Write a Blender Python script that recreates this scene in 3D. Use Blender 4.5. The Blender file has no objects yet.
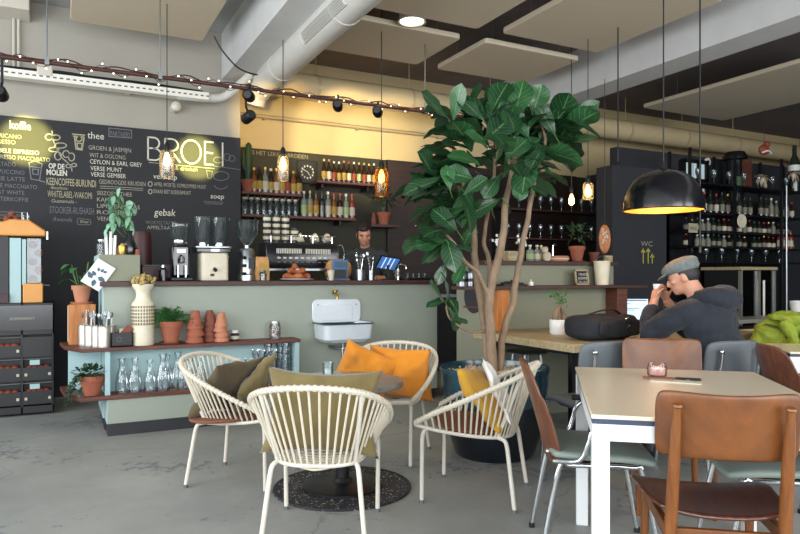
import bpy, bmesh, math, random
from mathutils import Vector, Matrix, noise
R = random.Random(7)
PI = math.pi
scene = bpy.context.scene
COL = scene.collection
# ---------------------------------------------------------------- camera frame
FPX, HX, HY, EYE = 660.0, 400.0, 275.0, 1.2
TH = math.atan2(660.0, 1280.0)
CT, ST = math.cos(TH), math.sin(TH)
def CP(X, Y, z=0.0):                     # metres to the side / ahead of the viewer -> room
    return Vector((CT*X + ST*Y, -ST*X + CT*Y, z))
def PD(px, py, Y):
    return CP((px-HX)/FPX*Y, Y, EYE-(py-HY)/FPX*Y)
def onz(px, py, z):
    return PD(px, py, FPX*(EYE-z)/(py-HY))
def onv(px, py, v):
    return PD(px, py, v/(-ST*(px-HX)/FPX + CT))
def onu(px, py, u):
    return PD(px, py, u/(CT*(px-HX)/FPX + ST))
def rect(x0, yt, x1, yb, v):             # a wall-parallel rectangle: u0,u1,z0,z1
    xm = (x0+x1)/2
    return onv(x0, yt, v).x, onv(x1, yt, v).x, onv(xm, yb, v).z, onv(xm, yt, v).z
def rzc(dx, dy):                         # heading (local +y) from a direction ahead/aside of the viewer
    d = CP(dx, dy)
    return math.atan2(-d.x, d.y)
# ---------------------------------------------------------------- materials
def lin(h):
    h = h.lstrip('#')
    f = lambda c: c/12.92 if c <= .04045 else ((c+.055)/1.055)**2.4
    return tuple(f(int(h[i:i+2], 16)/255) for i in (0, 2, 4)) + (1,)
MATS = {}
def nt(name):
    m = bpy.data.materials.new(name); m.use_nodes = True
    t = m.node_tree; b = t.nodes['Principled BSDF']
    MATS[name] = m
    return m, t, b
def N(t, kind, **kw):
    n = t.nodes.new(kind)
    for k, v in kw.items():
        if k in n.inputs: n.inputs[k].default_value = v
        else: setattr(n, k, v)
    return n
def mat(name, hx, rough=.6, metal=0, var=.12, scale=6, bump=0, emis=0, ehx=None, coat=0, stretch=None, sheen=0, spec=None):
    m, t, b = nt(name)
    c = lin(hx)
    b.inputs['Roughness'].default_value = rough
    b.inputs['Metallic'].default_value = metal
    if spec is not None: b.inputs['Specular IOR Level'].default_value = spec
    if coat: b.inputs['Coat Weight'].default_value = coat; b.inputs['Coat Roughness'].default_value = .15
    if sheen: b.inputs['Sheen Weight'].default_value = sheen
    if emis:
        b.inputs['Emission Color'].default_value = lin(ehx or hx); b.inputs['Emission Strength'].default_value = emis
    tc = N(t, 'ShaderNodeTexCoord'); mp = N(t, 'ShaderNodeMapping')
    t.links.new(tc.outputs['Object'], mp.inputs['Vector'])
    if stretch: mp.inputs['Scale'].default_value = stretch
    nz = N(t, 'ShaderNodeTexNoise', Scale=scale, Detail=5.0, Roughness=.6)
    t.links.new(mp.outputs[0], nz.inputs['Vector'])
    rp = N(t, 'ShaderNodeValToRGB')
    rp.color_ramp.elements[0].position = .3; rp.color_ramp.elements[1].position = .7
    k = 1-var
    rp.color_ramp.elements[0].color = (c[0]*k, c[1]*k, c[2]*k, 1)
    k = 1+var*.6
    rp.color_ramp.elements[1].color = (min(1, c[0]*k), min(1, c[1]*k), min(1, c[2]*k), 1)
    t.links.new(nz.outputs['Fac'], rp.inputs[0]); t.links.new(rp.outputs[0], b.inputs['Base Color'])
    if bump:
        bp = N(t, 'ShaderNodeBump', Strength=bump, Distance=.01)
        n2 = N(t, 'ShaderNodeTexNoise', Scale=scale*7, Detail=3.0)
        t.links.new(mp.outputs[0], n2.inputs['Vector'])
        t.links.new(n2.outputs['Fac'], bp.inputs['Height']); t.links.new(bp.outputs[0], b.inputs['Normal'])
    return m
def wood(name, h1, h2, rough=.4, stretch=(2, 30, 30), coat=0, scale=1.5):
    m, t, b = nt(name)
    b.inputs['Roughness'].default_value = rough
    if coat: b.inputs['Coat Weight'].default_value = coat; b.inputs['Coat Roughness'].default_value = .2
    tc = N(t, 'ShaderNodeTexCoord'); mp = N(t, 'ShaderNodeMapping'); mp.inputs['Scale'].default_value = stretch
    t.links.new(tc.outputs['Object'], mp.inputs['Vector'])
    nz = N(t, 'ShaderNodeTexNoise', Scale=scale, Detail=8.0, Roughness=.65, Distortion=.6)
    t.links.new(mp.outputs[0], nz.inputs['Vector'])
    rp = N(t, 'ShaderNodeValToRGB')
    rp.color_ramp.elements[0].position = .32; rp.color_ramp.elements[1].position = .68
    rp.color_ramp.elements[0].color = lin(h1); rp.color_ramp.elements[1].color = lin(h2)
    t.links.new(nz.outputs['Fac'], rp.inputs[0]); t.links.new(rp.outputs[0], b.inputs['Base Color'])
    bp = N(t, 'ShaderNodeBump', Strength=.08, Distance=.005)
    t.links.new(nz.outputs['Fac'], bp.inputs['Height']); t.links.new(bp.outputs[0], b.inputs['Normal'])
    return m
def glass(name, tint='#ffffff', gl=.5, rough=.03, dens=.0, body='#cfe0e4'):
    m = bpy.data.materials.new(name); m.use_nodes = True; MATS[name] = m
    t = m.node_tree; t.nodes.clear()
    out = N(t, 'ShaderNodeOutputMaterial'); mx = N(t, 'ShaderNodeMixShader'); tr = N(t, 'ShaderNodeBsdfTransparent')
    g = N(t, 'ShaderNodeBsdfGlossy', Roughness=rough); fr = N(t, 'ShaderNodeFresnel', IOR=1.5)
    ml = N(t, 'ShaderNodeMath', operation='MULTIPLY_ADD'); ml.inputs[1].default_value = gl*2; ml.inputs[2].default_value = .02
    nz = N(t, 'ShaderNodeTexNoise', Scale=3.0)
    tr.inputs[0].default_value = lin(tint)
    t.links.new(fr.outputs[0], ml.inputs[0]); t.links.new(ml.outputs[0], mx.inputs[0])
    t.links.new(tr.outputs[0], mx.inputs[1]); t.links.new(g.outputs[0], mx.inputs[2])
    last = mx
    if dens:
        m2 = N(t, 'ShaderNodeMixShader'); d = N(t, 'ShaderNodeBsdfDiffuse'); d.inputs[0].default_value = lin(body)
        m2.inputs[0].default_value = dens
        t.links.new(mx.outputs[0], m2.inputs[1]); t.links.new(d.outputs[0], m2.inputs[2]); last = m2
    t.links.new(last.outputs[0], out.inputs[0])
    return m
def emit(name, hx, s):
    m = mat(name, hx, .5, emis=s, ehx=hx, var=.02)
    return m
# ---------------------------------------------------------------- mesh helpers
class S:
    def __init__(s): s.bm = bmesh.new()
    def _m(s, vs, M):
        if M is not None:
            for v in vs: v.co = M @ v.co
    def box(s, x0, y0, z0, x1, y1, z1, M=None):
        b = s.bm
        v = [b.verts.new((x, y, z)) for z in (z0, z1) for y in (y0, y1) for x in (x0, x1)]
        for f in ((0,2,3,1),(4,5,7,6),(0,1,5,4),(2,6,7,3),(0,4,6,2),(1,3,7,5)): b.faces.new([v[i] for i in f])
        s._m(v, M); return s
    def cbox(s, c, d, M=None):
        return s.box(c[0]-d[0]/2, c[1]-d[1]/2, c[2]-d[2]/2, c[0]+d[0]/2, c[1]+d[1]/2, c[2]+d[2]/2, M)
    def rings(s, rs, cap=(True, True), closed=False):
        b = s.bm; n = len(rs[0])
        vr = [[b.verts.new(p) for p in r] for r in rs]
        k = len(vr)
        for i in range(k if closed else k-1):
            A, B = vr[i], vr[(i+1) % k]
            for j in range(n):
                b.faces.new((A[j], A[(j+1) % n], B[(j+1) % n], B[j]))
        if not closed:
            if cap[0]: b.faces.new(vr[0][::-1])
            if cap[1]: b.faces.new(vr[-1])
        return [v for r in vr for v in r]
    def loft(s, rs, cap=(True, True)):
        s.rings(rs, cap); return s
    def tube(s, pts, r, seg=8, closed=False, cap=True, sq=None):
        pts = [Vector(p) for p in pts]; n = len(pts)
        rr = r if isinstance(r, (list, tuple)) else [r]*n
        tg = []
        for i in range(n):
            a = pts[(i-1) % n] if (closed or i > 0) else pts[i]
            c = pts[(i+1) % n] if (closed or i < n-1) else pts[i]
            d = (c-a); tg.append(d.normalized() if d.length > 1e-9 else Vector((0, 0, 1)))
        up = Vector((0, 0, 1)) if abs(tg[0].z) < .9 else Vector((1, 0, 0))
        x = tg[0].cross(up).normalized(); rs = []
        for i in range(n):
            if i: x = (x - tg[i]*x.dot(tg[i])).normalized()
            y = tg[i].cross(x)
            rs.append([pts[i] + (x*math.cos(2*PI*j/seg) + y*math.sin(2*PI*j/seg)*(sq or 1))*rr[i] for j in range(seg)])
        s.rings(rs, (cap, cap), closed); return s
    def cyl(s, p0, p1, r0, r1=None, seg=16):
        return s.tube([p0, p1], [r0, r0 if r1 is None else r1], seg)
    def lathe(s, prof, seg=20, at=(0, 0, 0), M=None, sq=1, cap=(True, True)):
        rs = [[Vector((at[0]+max(r, 1e-4)*math.cos(2*PI*j/seg), at[1]+sq*max(r, 1e-4)*math.sin(2*PI*j/seg), at[2]+z)) for j in range(seg)] for r, z in prof]
        v = s.rings(rs, cap); s._m(v, M); return s
    def sph(s, c, r, seg=16, rings=10, M=None):
        r = r if isinstance(r, (tuple, list)) else (r, r, r)
        rs = []
        for i in range(rings+1):
            a = -PI/2 + PI*i/rings
            k = max(math.cos(a), .002)
            rs.append([Vector((r[0]*k*math.cos(2*PI*j/seg), r[1]*k*math.sin(2*PI*j/seg), r[2]*math.sin(a))) for j in range(seg)])
        v = s.rings(rs)
        for q in v: q.co = (M @ q.co if M is not None else q.co) + Vector(c)
        return s
    def prism(s, pts, z0, z1, M=None):
        b = s.bm
        lo = [b.verts.new((p[0], p[1], z0)) for p in pts]; hi = [b.verts.new((p[0], p[1], z1)) for p in pts]
        b.faces.new(lo[::-1]); b.faces.new(hi); n = len(pts)
        for i in range(n): b.faces.new((lo[i], lo[(i+1) % n], hi[(i+1) % n], hi[i]))
        s._m(lo+hi, M); return s
    def face(s, pts):
        s.bm.faces.new([s.bm.verts.new(p) for p in pts]); return s
    def grid(s, fn, nu, nv, uv=False):
        b = s.bm
        L = b.loops.layers.uv.verify() if uv else None
        V = [[b.verts.new(fn(i/nu, j/nv)) for j in range(nv+1)] for i in range(nu+1)]
        for i in range(nu):
            for j in range(nv):
                f = b.faces.new((V[i][j], V[i+1][j], V[i+1][j+1], V[i][j+1]))
                if uv:
                    for l, (a, c) in zip(f.loops, ((i, j), (i+1, j), (i+1, j+1), (i, j+1))): l[L].uv = (a/nu, c/nv)
        return s
    def obj(s, name, m, parent=None, ang=38, bev=0, sub=0, solid=0, loc=None, fix=True):
        if fix: bmesh.ops.recalc_face_normals(s.bm, faces=s.bm.faces)
        me = bpy.data.meshes.new(name); s.bm.to_mesh(me); s.bm.free()
        me.polygons.foreach_set('use_smooth', [True]*len(me.polygons))
        me.set_sharp_from_angle(angle=math.radians(ang))
        o = bpy.data.objects.new(name, me); COL.objects.link(o)
        me.materials.append(MATS[m] if isinstance(m, str) else m)
        if parent is not None: o.parent = parent
        if loc is not None: o.location = loc
        if solid:
            q = o.modifiers.new('t', 'SOLIDIFY'); q.thickness = solid; q.offset = 0
        if bev:
            q = o.modifiers.new('b', 'BEVEL'); q.width = bev; q.segments = 2; q.limit_method = 'ANGLE'; q.angle_limit = math.radians(50)
            q.harden_normals = False
        if sub:
            q = o.modifiers.new('s', 'SUBSURF'); q.levels = q.render_levels = sub
        return o
def tag(o, label, cat, group=None):
    o['label'] = label; o['category'] = cat
    if group: o['group'] = group
    return o
def T(name, label, cat, loc=(0, 0, 0), rz=0, group=None, scale=None):
    o = bpy.data.objects.new(name, None); COL.objects.link(o); o.empty_display_size = .1
    o.location = loc; o.rotation_euler = (0, 0, rz)
    if scale: o.scale = (scale,)*3 if not isinstance(scale, (tuple, list)) else scale
    return tag(o, label, cat, group)
def part(o, label): o['label'] = label; return o
def struct(o): o['kind'] = 'structure'; return o
CH = {}
def dup(r, loc, rz=0, label=None, group=None, scale=None, cat=None):
    c = r.copy(); COL.objects.link(c); c.location = loc; c.rotation_euler = (0, 0, rz)
    if label: c['label'] = label
    if group: c['group'] = group
    if cat: c['category'] = cat
    if scale: c.scale = (scale,)*3 if not isinstance(scale, (tuple, list)) else scale
    def rec(a, b):
        for ch in a.children:
            d = ch.copy(); COL.objects.link(d); d.parent = b; rec(ch, d)
    rec(r, c)
    return c
ORD = 'first second third fourth fifth sixth seventh eighth ninth tenth eleventh twelfth thirteenth fourteenth fifteenth sixteenth'.split()
def spline(pts, n=8, closed=False):
    P = [Vector(p) for p in pts]; k = len(P); out = []
    rng = range(k if closed else k-1)
    for i in rng:
        p0 = P[(i-1) % k] if (closed or i > 0) else P[i]; p1 = P[i]; p2 = P[(i+1) % k]
        p3 = P[(i+2) % k] if (closed or i+2 < k) else P[(i+1) % k]
        for j in range(n):
            t = j/n
            out.append(.5*((2*p1)+(p2-p0)*t+(2*p0-5*p1+4*p2-p3)*t*t+(3*p1-p0-3*p2+p3)*t**3))
    if not closed: out.append(P[-1])
    return out
def rrect(x0, y0, x1, y1, r, n=5):
    out = []
    for cx, cy, a in ((x1-r, y1-r, 0), (x0+r, y1-r, 90), (x0+r, y0+r, 180), (x1-r, y0+r, 270)):
        for i in range(n+1):
            t = math.radians(a+90*i/n); out.append((cx+r*math.cos(t), cy+r*math.sin(t)))
    return out
UP = Matrix.Rotation(PI/2, 4, 'X')       # turns an xy drawing into an upright one facing -y (y -> z)
# ---------------------------------------------------------------- palette
mat('white_wall', '#a09c92', .85, var=.05, scale=2)
mat('plaster', '#a6a9a9', .9, var=.06, scale=1.5)
mat('cream_band', '#c8b489', .85, var=.06, scale=2)
mat('shaded_ceiling', '#756d6c', .9, var=.1)  # darker than the plaster slab: bay shade is put into the colour
mat('acoustic', '#c6b9a2', .95, var=.05, scale=60, bump=.1)
mat('concrete_beam', '#c4c5c4', .9, var=.07, scale=3)
mat('black_wall', '#2a2b30', .8, var=.12, scale=3)
mat('olive_wall', '#37362c', .8, var=.12, scale=3)
mat('board', '#1e2025', .7, var=.2, scale=2.5)
mat('chalk', '#cbc8bb', .9, var=.12, scale=30)
mat('chalk_soft', '#9c998a', .9, var=.2, scale=30)
mat('chalk_dim', '#6e6f74', .9, var=.15, scale=30)
mat('chalk_ochre', '#a39c82', .9, var=.15, scale=30)
mat('chalk_yellow', '#b9b04c', .9, var=.1, scale=30)
mat('panel', '#959c90', .6, var=.05, scale=2)
mat('panel_blue', '#9fbcbe', .6, var=.05, scale=2)
mat('panel_olive', '#7d7f6c', .65, var=.06, scale=2)
mat('kick', '#26262b', .6)
wood('red_wood', '#3f2119', '#69392a', .5)
wood('dark_plank', '#2e1b18', '#4a2c24', .5)
wood('teak', '#512b0f', '#744214', .42, stretch=(3, 26, 3), coat=.08)
wood('teak_up', '#5a3212', '#804a18', .4, stretch=(26, 26, 2), coat=.1)
wood('teak_seat', '#3a1e18', '#5c3222', .3, stretch=(24, 3, 24), coat=.5)
wood('ply', '#4a2c1e', '#744632', .4, stretch=(22, 22, 2.5), coat=.2)
wood('ply_dark', '#3a2320', '#6a4234', .4, stretch=(30, 30, 2), coat=.2)
wood('pale_wood', '#8a7a5c', '#b3a27c', .5, stretch=(3, 30, 30))
wood('orange_wood', '#8a4f22', '#c07a38', .5, stretch=(20, 20, 2))
wood('brown_panel', '#221816', '#36241f', .55, stretch=(2, 20, 20))
mat('white_metal', '#c8c2b5', .35, var=.04)
mat('cord', '#c8bfac', .6, var=.06, scale=30)
mat('chrome', '#cfd3d6', .12, 1, var=.03)
mat('steel', '#9aa0a3', .3, 1, var=.08)
mat('brass', '#b08d4a', .3, 1, var=.1)
mat('black_metal', '#17181c', .4, .3, var=.1)
mat('black_plastic', '#131418', .45, var=.1)
mat('black_gloss', '#121317', .2, 0, var=.1, coat=.5)
mat('rust_pipe', '#4a2a26', .55, .3, var=.2, scale=20)
mat('tin', '#c7c4ba', .35, .8, var=.1, scale=20)
mat('table_white', '#d6d8d8', .4, var=.03)
mat('table_cream', '#d9cbb2', .3, var=.04, scale=3, coat=.3)
mat('table_navy', '#2c3a52', .5, var=.1)
mat('grey_green', '#7c877f', .55, var=.06)
mat('grey_seat', '#5a6064', .55, var=.08)
mat('olive_cloth', '#6e6039', .95, var=.12, scale=9, bump=.3, sheen=.2)
mat('olive_dark', '#51442c', .95, var=.15, scale=9, bump=.3, sheen=.2)
mat('orange_cloth', '#c97d1a', .95, var=.1, scale=7, bump=.25, sheen=.2)
mat('mustard_cloth', '#b98a26', .95, var=.14, scale=7, bump=.3, sheen=.2)
mat('white_cloth', '#d9d6cf', .95, var=.06, bump=.2)
mat('brown_pad', '#76492f', .8, var=.15, scale=10)
mat('mosaic_dark', '#24262c', .6, var=.15)
mat('terracotta', '#97563f', .8, var=.16, scale=8, bump=.1)
mat('terracotta_pale', '#b3775a', .8, var=.18, scale=8, bump=.1)
mat('terracotta_dark', '#7a4434', .8, var=.18, scale=8)
mat('ceramic_cream', '#cfc7b0', .4, var=.1, scale=14)
mat('ceramic_brown', '#7d6f55', .5, var=.3, scale=22)
mat('ceramic_white', '#e6e6e2', .25, var=.03, coat=.3)
mat('enamel', '#ccd4da', .2, var=.03, coat=.5)
mat('enamel_rim', '#39424e', .3)
mat('soil', '#5b5148', .95, var=.3, scale=30, bump=.5)
mat('pebble', '#b6ab98', .9, var=.3, scale=40, bump=.6)
mat('stem_green', '#4f7a3a', .6, var=.2)
mat('leaf_green', '#2f6b34', .45, var=.3, scale=9)
mat('leaf_bright', '#4d8a4c', .5, var=.3, scale=9)
mat('leaf_pale', '#7fae90', .5, var=.3, scale=12)
mat('leaf_deep', '#27442b', .5, var=.3, scale=9)
mat('fern_green', '#3f7d3c', .6, var=.3, scale=14)
mat('dried', '#a8915c', .9, var=.35, scale=30)
mat('cactus', '#2d4a2e', .6, var=.2, scale=10)
mat('trunk', '#85705a', .85, var=.3, scale=9, bump=.5, stretch=(2, 2, 1))
mat('glaze_teal', '#1b4452', .22, var=.45, scale=6, coat=.5)
mat('glaze_navy', '#10161f', .3, var=.25, scale=6, coat=.3)
mat('paper', '#d9dad2', .8, var=.04)
mat('print_blue', '#4a5f74', .8, var=.15)
mat('label_white', '#bfb8a4', .7, var=.1)
mat('label_dim', '#7d7868', .7, var=.2)
mat('orange_dull', '#7d3824', .6, var=.2, scale=14)
mat('label_yellow', '#a8893f', .7, var=.2, scale=20)
mat('label_red', '#8c3c2b', .7, var=.2)
mat('label_green', '#9bb07a', .7, var=.2)
mat('label_blue', '#4a6f9a', .7, var=.1)
mat('bottle_brown', '#2c1c14', .12, var=.1, coat=.5)
mat('bottle_green', '#1d2a20', .12, var=.1, coat=.5)
mat('bottle_clear', '#7e8477', .12, var=.15, coat=.5)
mat('bottle_amber', '#7a4a1c', .12, var=.15, coat=.5)
mat('bottle_red', '#8a3a22', .2, var=.15, coat=.4)
mat('cap_gold', '#c6a35a', .4, .6)
mat('cap_red', '#a02a22', .5)
mat('cap_black', '#16161a', .4)
mat('cap_white', '#d8d8d2', .5)
mat('orange_plastic', '#c98a3c', .4, var=.08)
mat('orange_fruit', '#c4532a', .6, var=.2, scale=14, bump=.2)
mat('maroon', '#3c191e', .5, var=.2)
mat('skin', '#c08a70', .55, var=.08, scale=14)
mat('hair_dark', '#1e1a1a', .6, var=.3, scale=40)
mat('jacket_navy', '#181d27', .85, var=.15, scale=5, bump=.3, sheen=.1)
mat('shirt_dark', '#33393a', .9, var=.15, scale=5, bump=.2)
mat('trousers', '#22242c', .9, var=.15)
mat('cap_grey', '#6a706f', .9, var=.2, scale=40, bump=.3)
mat('bag_black', '#191b22', .8, var=.2, scale=8, bump=.3)
mat('hivis', '#83932a', .8, var=.1, scale=6)
mat('reflective', '#4a5230', .6, var=.1)
mat('duct_white', '#c2c1bb', .55, .0, var=.04)
mat('duct_cream', '#c3b089', .55, .0, var=.06)
mat('beige_metal', '#b7a583', .4, .2, var=.06)
mat('pastry', '#a35a30', .7, var=.35, scale=20, bump=.4)
mat('bread', '#b98a58', .8, var=.3, scale=20, bump=.3)
mat('lamp_gold', '#e0a24a', .35, .3, var=.06)
mat('cloth_white_red', '#c9b8a4', .9, var=.3, scale=10)
glass('clear_glass', '#f4fafa', .55, dens=.06)
glass('tumbler_glass', '#f8fbfc', .8, dens=.05, body='#b9cad2')
glass('amber_glass', '#f6d79a', .5, dens=.05, body='#d8a855')
glass('smoke_glass', '#c4cccc', .7, dens=.035)
glass('pink_tint', '#ecd0cb', .6, dens=.12, body='#b98a86')
glass('window_glass', '#e8f0f2', .5)
emit('bulb_glow', '#ffb45a', 14)
emit('filament', '#ffd9a0', 40)
emit('fairy_glow', '#ffe8c8', 3)
emit('down_glow', '#fff0d0', 8)
emit('spot_glow', '#ffe9b8', 12)
emit('screen_glow', '#b9d2ea', .75)
emit('tablet_glow', '#3f6aa8', .6)
emit('pane_glow', '#9fb2b6', .55)
emit('fridge_glow', '#c08a4a', .10)
# ================================================================ SETTING
def floor_mat():
    m, t, b = nt('concrete_floor')
    tc = N(t, 'ShaderNodeTexCoord')
    L = t.links.new
    n1 = N(t, 'ShaderNodeTexNoise', Scale=.7, Detail=6.0, Roughness=.6); L(tc.outputs['Object'], n1.inputs['Vector'])
    r1 = N(t, 'ShaderNodeValToRGB'); r1.color_ramp.elements[0].position = .35; r1.color_ramp.elements[1].position = .66
    r1.color_ramp.elements[0].color = lin('#7b7d7a'); r1.color_ramp.elements[1].color = lin('#999a95')
    L(n1.outputs[0], r1.inputs[0])
    n2 = N(t, 'ShaderNodeTexNoise', Scale=14.0, Detail=6.0, Roughness=.7); L(tc.outputs['Object'], n2.inputs['Vector'])
    n3 = N(t, 'ShaderNodeTexNoise', Scale=1.3, Detail=2.0); L(tc.outputs['Object'], n3.inputs['Vector'])
    mu = N(t, 'ShaderNodeMath', operation='MULTIPLY'); L(n2.outputs[0], mu.inputs[0]); L(n3.outputs[0], mu.inputs[1])
    r2 = N(t, 'ShaderNodeValToRGB'); r2.color_ramp.elements[0].position = .335; r2.color_ramp.elements[1].position = .36
    r2.color_ramp.elements[0].color = (0, 0, 0, 1); r2.color_ramp.elements[1].color = (.75, .75, .75, 1)
    L(mu.outputs[0], r2.inputs[0])
    mx = N(t, 'ShaderNodeMixRGB'); mx.inputs[2].default_value = lin('#5c6167')
    L(r2.outputs[0], mx.inputs[0]); L(r1.outputs[0], mx.inputs[1])
    # hairline cracks
    vo = N(t, 'ShaderNodeTexVoronoi', Scale=.55); vo.feature = 'DISTANCE_TO_EDGE'
    nd = N(t, 'ShaderNodeTexNoise', Scale=2.5, Detail=4.0); L(tc.outputs['Object'], nd.inputs['Vector'])
    ad = N(t, 'ShaderNodeVectorMath', operation='MULTIPLY_ADD'); ad.inputs[1].default_value = (.5, .5, 0)
    L(nd.outputs['Color'], ad.inputs[0]); L(tc.outputs['Object'], ad.inputs[2]); L(ad.outputs[0], vo.inputs['Vector'])
    lt = N(t, 'ShaderNodeMath', operation='LESS_THAN'); lt.inputs[1].default_value = .0028; L(vo.outputs['Distance'], lt.inputs[0])
    m2 = N(t, 'ShaderNodeMixRGB'); m2.inputs[2].default_value = lin('#6c6863')
    ml = N(t, 'ShaderNodeMath', operation='MULTIPLY'); ml.inputs[1].default_value = .6
    L(lt.outputs[0], ml.inputs[0]); L(ml.outputs[0], m2.inputs[0]); L(mx.outputs[0], m2.inputs[1])
    L(m2.outputs[0], b.inputs['Base Color'])
    rr = N(t, 'ShaderNodeMapRange'); rr.inputs['To Min'].default_value = .38; rr.inputs['To Max'].default_value = .62
    L(n2.outputs[0], rr.inputs['Value']); L(rr.outputs[0], b.inputs['Roughness'])
    bp = N(t, 'ShaderNodeBump', Strength=.06, Distance=.01); L(n2.outputs[0], bp.inputs['Height']); L(bp.outputs[0], b.inputs['Normal'])
floor_mat()
UL, UR, VB, VF, ZC = -3.3, 12.6, -2.6, 7.75, 3.8
struct(S().box(UL-.3, VB-.3, -.1, UR+.3, VF+.4, 0).obj('floor', 'concrete_floor'))
struct(S().box(UL-.3, VB-.3, ZC, 1.72, VF+.4, ZC+.15).obj('ceiling', 'plaster'))
o = S().box(1.72, VB-.3, ZC, UR+.3, VF+.4, ZC+.15).obj('ceiling', 'shaded_ceiling'); struct(o)  # slab past the first beam, its shade painted in
# blackboard wall, deeper bar niche, dark walls behind
UC = onv(240, 140, 7.2).x
struct(S().box(UL-.3, 7.2, 0, UC, 7.55, ZC).obj('wall_back', 'white_wall'))
s = S(); s.box(UC-.1, VF, 0, UR, VF+.15, 2.70)
struct(s.obj('wall_niche', 'olive_wall'))
struct(S().box(UC-.1, VF-.02, 2.70, UR, VF+.15, ZC).obj('wall_niche_upper', 'cream_band'))
u385 = onv(386, 200, VF).x
o = struct(S().box(u385, VF-.05, 0, u385+3.2, VF, 2.70).obj('wall_panelling', 'brown_panel'))
struct(S().box(UR, VB-.3, 0, UR+.2, VF+.15, ZC).obj('wall_side', 'black_wall'))
# wc wall and the partition behind the wine rack
struct(S().box(5.62, 5.6, 0, 6.5, 5.85, 2.46).obj('wall_wc', 'black_wall'))
struct(S().box(6.4, 6.3, 0, UR, 6.42, 2.86).obj('wall_partition', 'black_wall'))
# window walls (out of the picture): three big openings beside the tables, two behind the viewer
def holed(name, axis, a0, a1, fixed0, fixed1, holes, z0, z1):
    s = S(); cuts = [a0]
    for h in holes: cuts += list(h)
    cuts.append(a1)
    def bx(p, q, za, zb):
        if axis == 'v': s.box(fixed0, p, za, fixed1, q, zb)
        else: s.box(p, fixed0, za, q, fixed1, zb)
    for i in range(0, len(cuts), 2): bx(cuts[i], cuts[i+1], 0, ZC)
    for h in holes: bx(h[0], h[1], 0, z0); bx(h[0], h[1], z1, ZC)
    return struct(s.obj(name, 'white_wall'))
LH = [(-1.6, .6), (1.0, 3.2), (3.6, 6.4)]
BH = [(-2.6, .4), (1.0, 4.0), (4.8, 7.8)]
holed('wall_left', 'v', VB, 7.2, UL-.2, UL, LH, .5, 3.3)
holed('wall_rear', 'u', UL-.2, UR, VB-.2, VB, BH, .5, 3.3)
k = 1
for hs, ax in ((LH, 'v'), (BH, 'u')):
    for a, b_ in hs:
        s = S(); g = S()
        def bb(sh, p, q, za, zb, th):
            if ax == 'v': sh.box(UL-.1-th, p, za, UL-.1+th, q, zb)
            else: sh.box(p, VB-.1-th, za, q, VB-.1+th, zb)
        for p in (a, (a+b_)/2-.025, b_-.05): bb(s, p, p+.05, .5, 3.3, .03)
        for z in (.5, 2.5, 3.25): bb(s, a, b_, z, z+.05, .03)
        fr = struct(s.obj(f'window_{k}', 'black_metal'))
        bb(g, a+.05, b_-.05, .55, 3.25, .003)
        gl = g.obj('window_glass', 'window_glass', fr); k += 1
# inner lit window above the racks
u0, u1, z0, z1 = rect(681, 162, 704, 196, 6.28)
s = S()
for a in (u0, u1, u0*.35+u1*.65): s.box(a-.03, 6.22, z0, a+.03, 6.29, z1)
for z in (z0, z0+(z1-z0)*.45, z1): s.box(u0, 6.22, z-.025, u1, 6.29, z+.025)
fr = struct(s.obj(f'window_{k}', 'black_metal'))
S().box(u0, 6.25, z0, u1, 6.27, z1).obj('window_glass', 'pane_glow', fr)
# beams along the room depth
struct(S().box(1.55, VB, 3.3, 1.87, 7.2, ZC).obj('trim_1', 'concrete_beam'))
struct(S().box(5.31, VB, 3.3, 5.68, 7.6, ZC).obj('trim_2', 'concrete_beam'))
# ---------------------------------------------------------------- ceiling things
def ceil_panel(name, label, u0, v0, u1, v1, z, group='acoustic ceiling panels'):
    t = T(name, label, 'ceiling panel', ((u0+u1)/2, (v0+v1)/2, z), 0, group)
    a, b_ = (u1-u0)/2, (v1-v0)/2
    S().prism(rrect(-a, -b_, a, b_, .04), 0, .05).obj('panel', 'acoustic', t, bev=.008)
    for x in (-a*.7, a*.7):
        for y in (-b_*.7, b_*.7): S().cyl((x, y, .05), (x, y, ZC-z), .004, seg=6).obj('hanger', 'steel', t)
    return t
ceil_panel('acoustic_panel', 'beige acoustic ceiling panel above the fig tree, its whole outline in view', 3.66, 5.29, 4.85, 6.23, 3.45)
ceil_panel('acoustic_panel', 'beige acoustic ceiling panel beside the beam, cut off by the top edge', 3.66, 3.6, 4.84, 5.03, 3.45)
ceil_panel('acoustic_panel', 'beige ceiling panel behind the lit downlight, next to the large duct', 2.15, 5.32, 3.40, 6.2, 3.45)
ceil_panel('acoustic_panel', 'beige ceiling panel in front of the lit downlight, cut by the top edge', 2.15, 3.6, 3.40, 5.05, 3.45)
ceil_panel('acoustic_panel', 'long beige ceiling panel with pale edge over the wine racks', 6.97, 4.0, 8.6, 6.4, 3.45)
ceil_panel('acoustic_panel', 'pale grey ceiling panel above the menu blackboard', .083, 3.4, 1.25, 6.67, 3.5)
# downlight
t = T('downlight', 'round lit downlight between the beige ceiling panels', 'ceiling lamp', onz(412, 22, 3.45))
S().lathe([(.0, .36), (.1, .36), (.115, .03), (.13, .0), (.11, 0), (.1, .02)], 24).obj('housing', 'white_metal', t)
S().lathe([(0, .012), (.1, .012), (.1, .018), (0, .018)], 24).obj('diffuser', 'down_glow', t)
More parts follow.
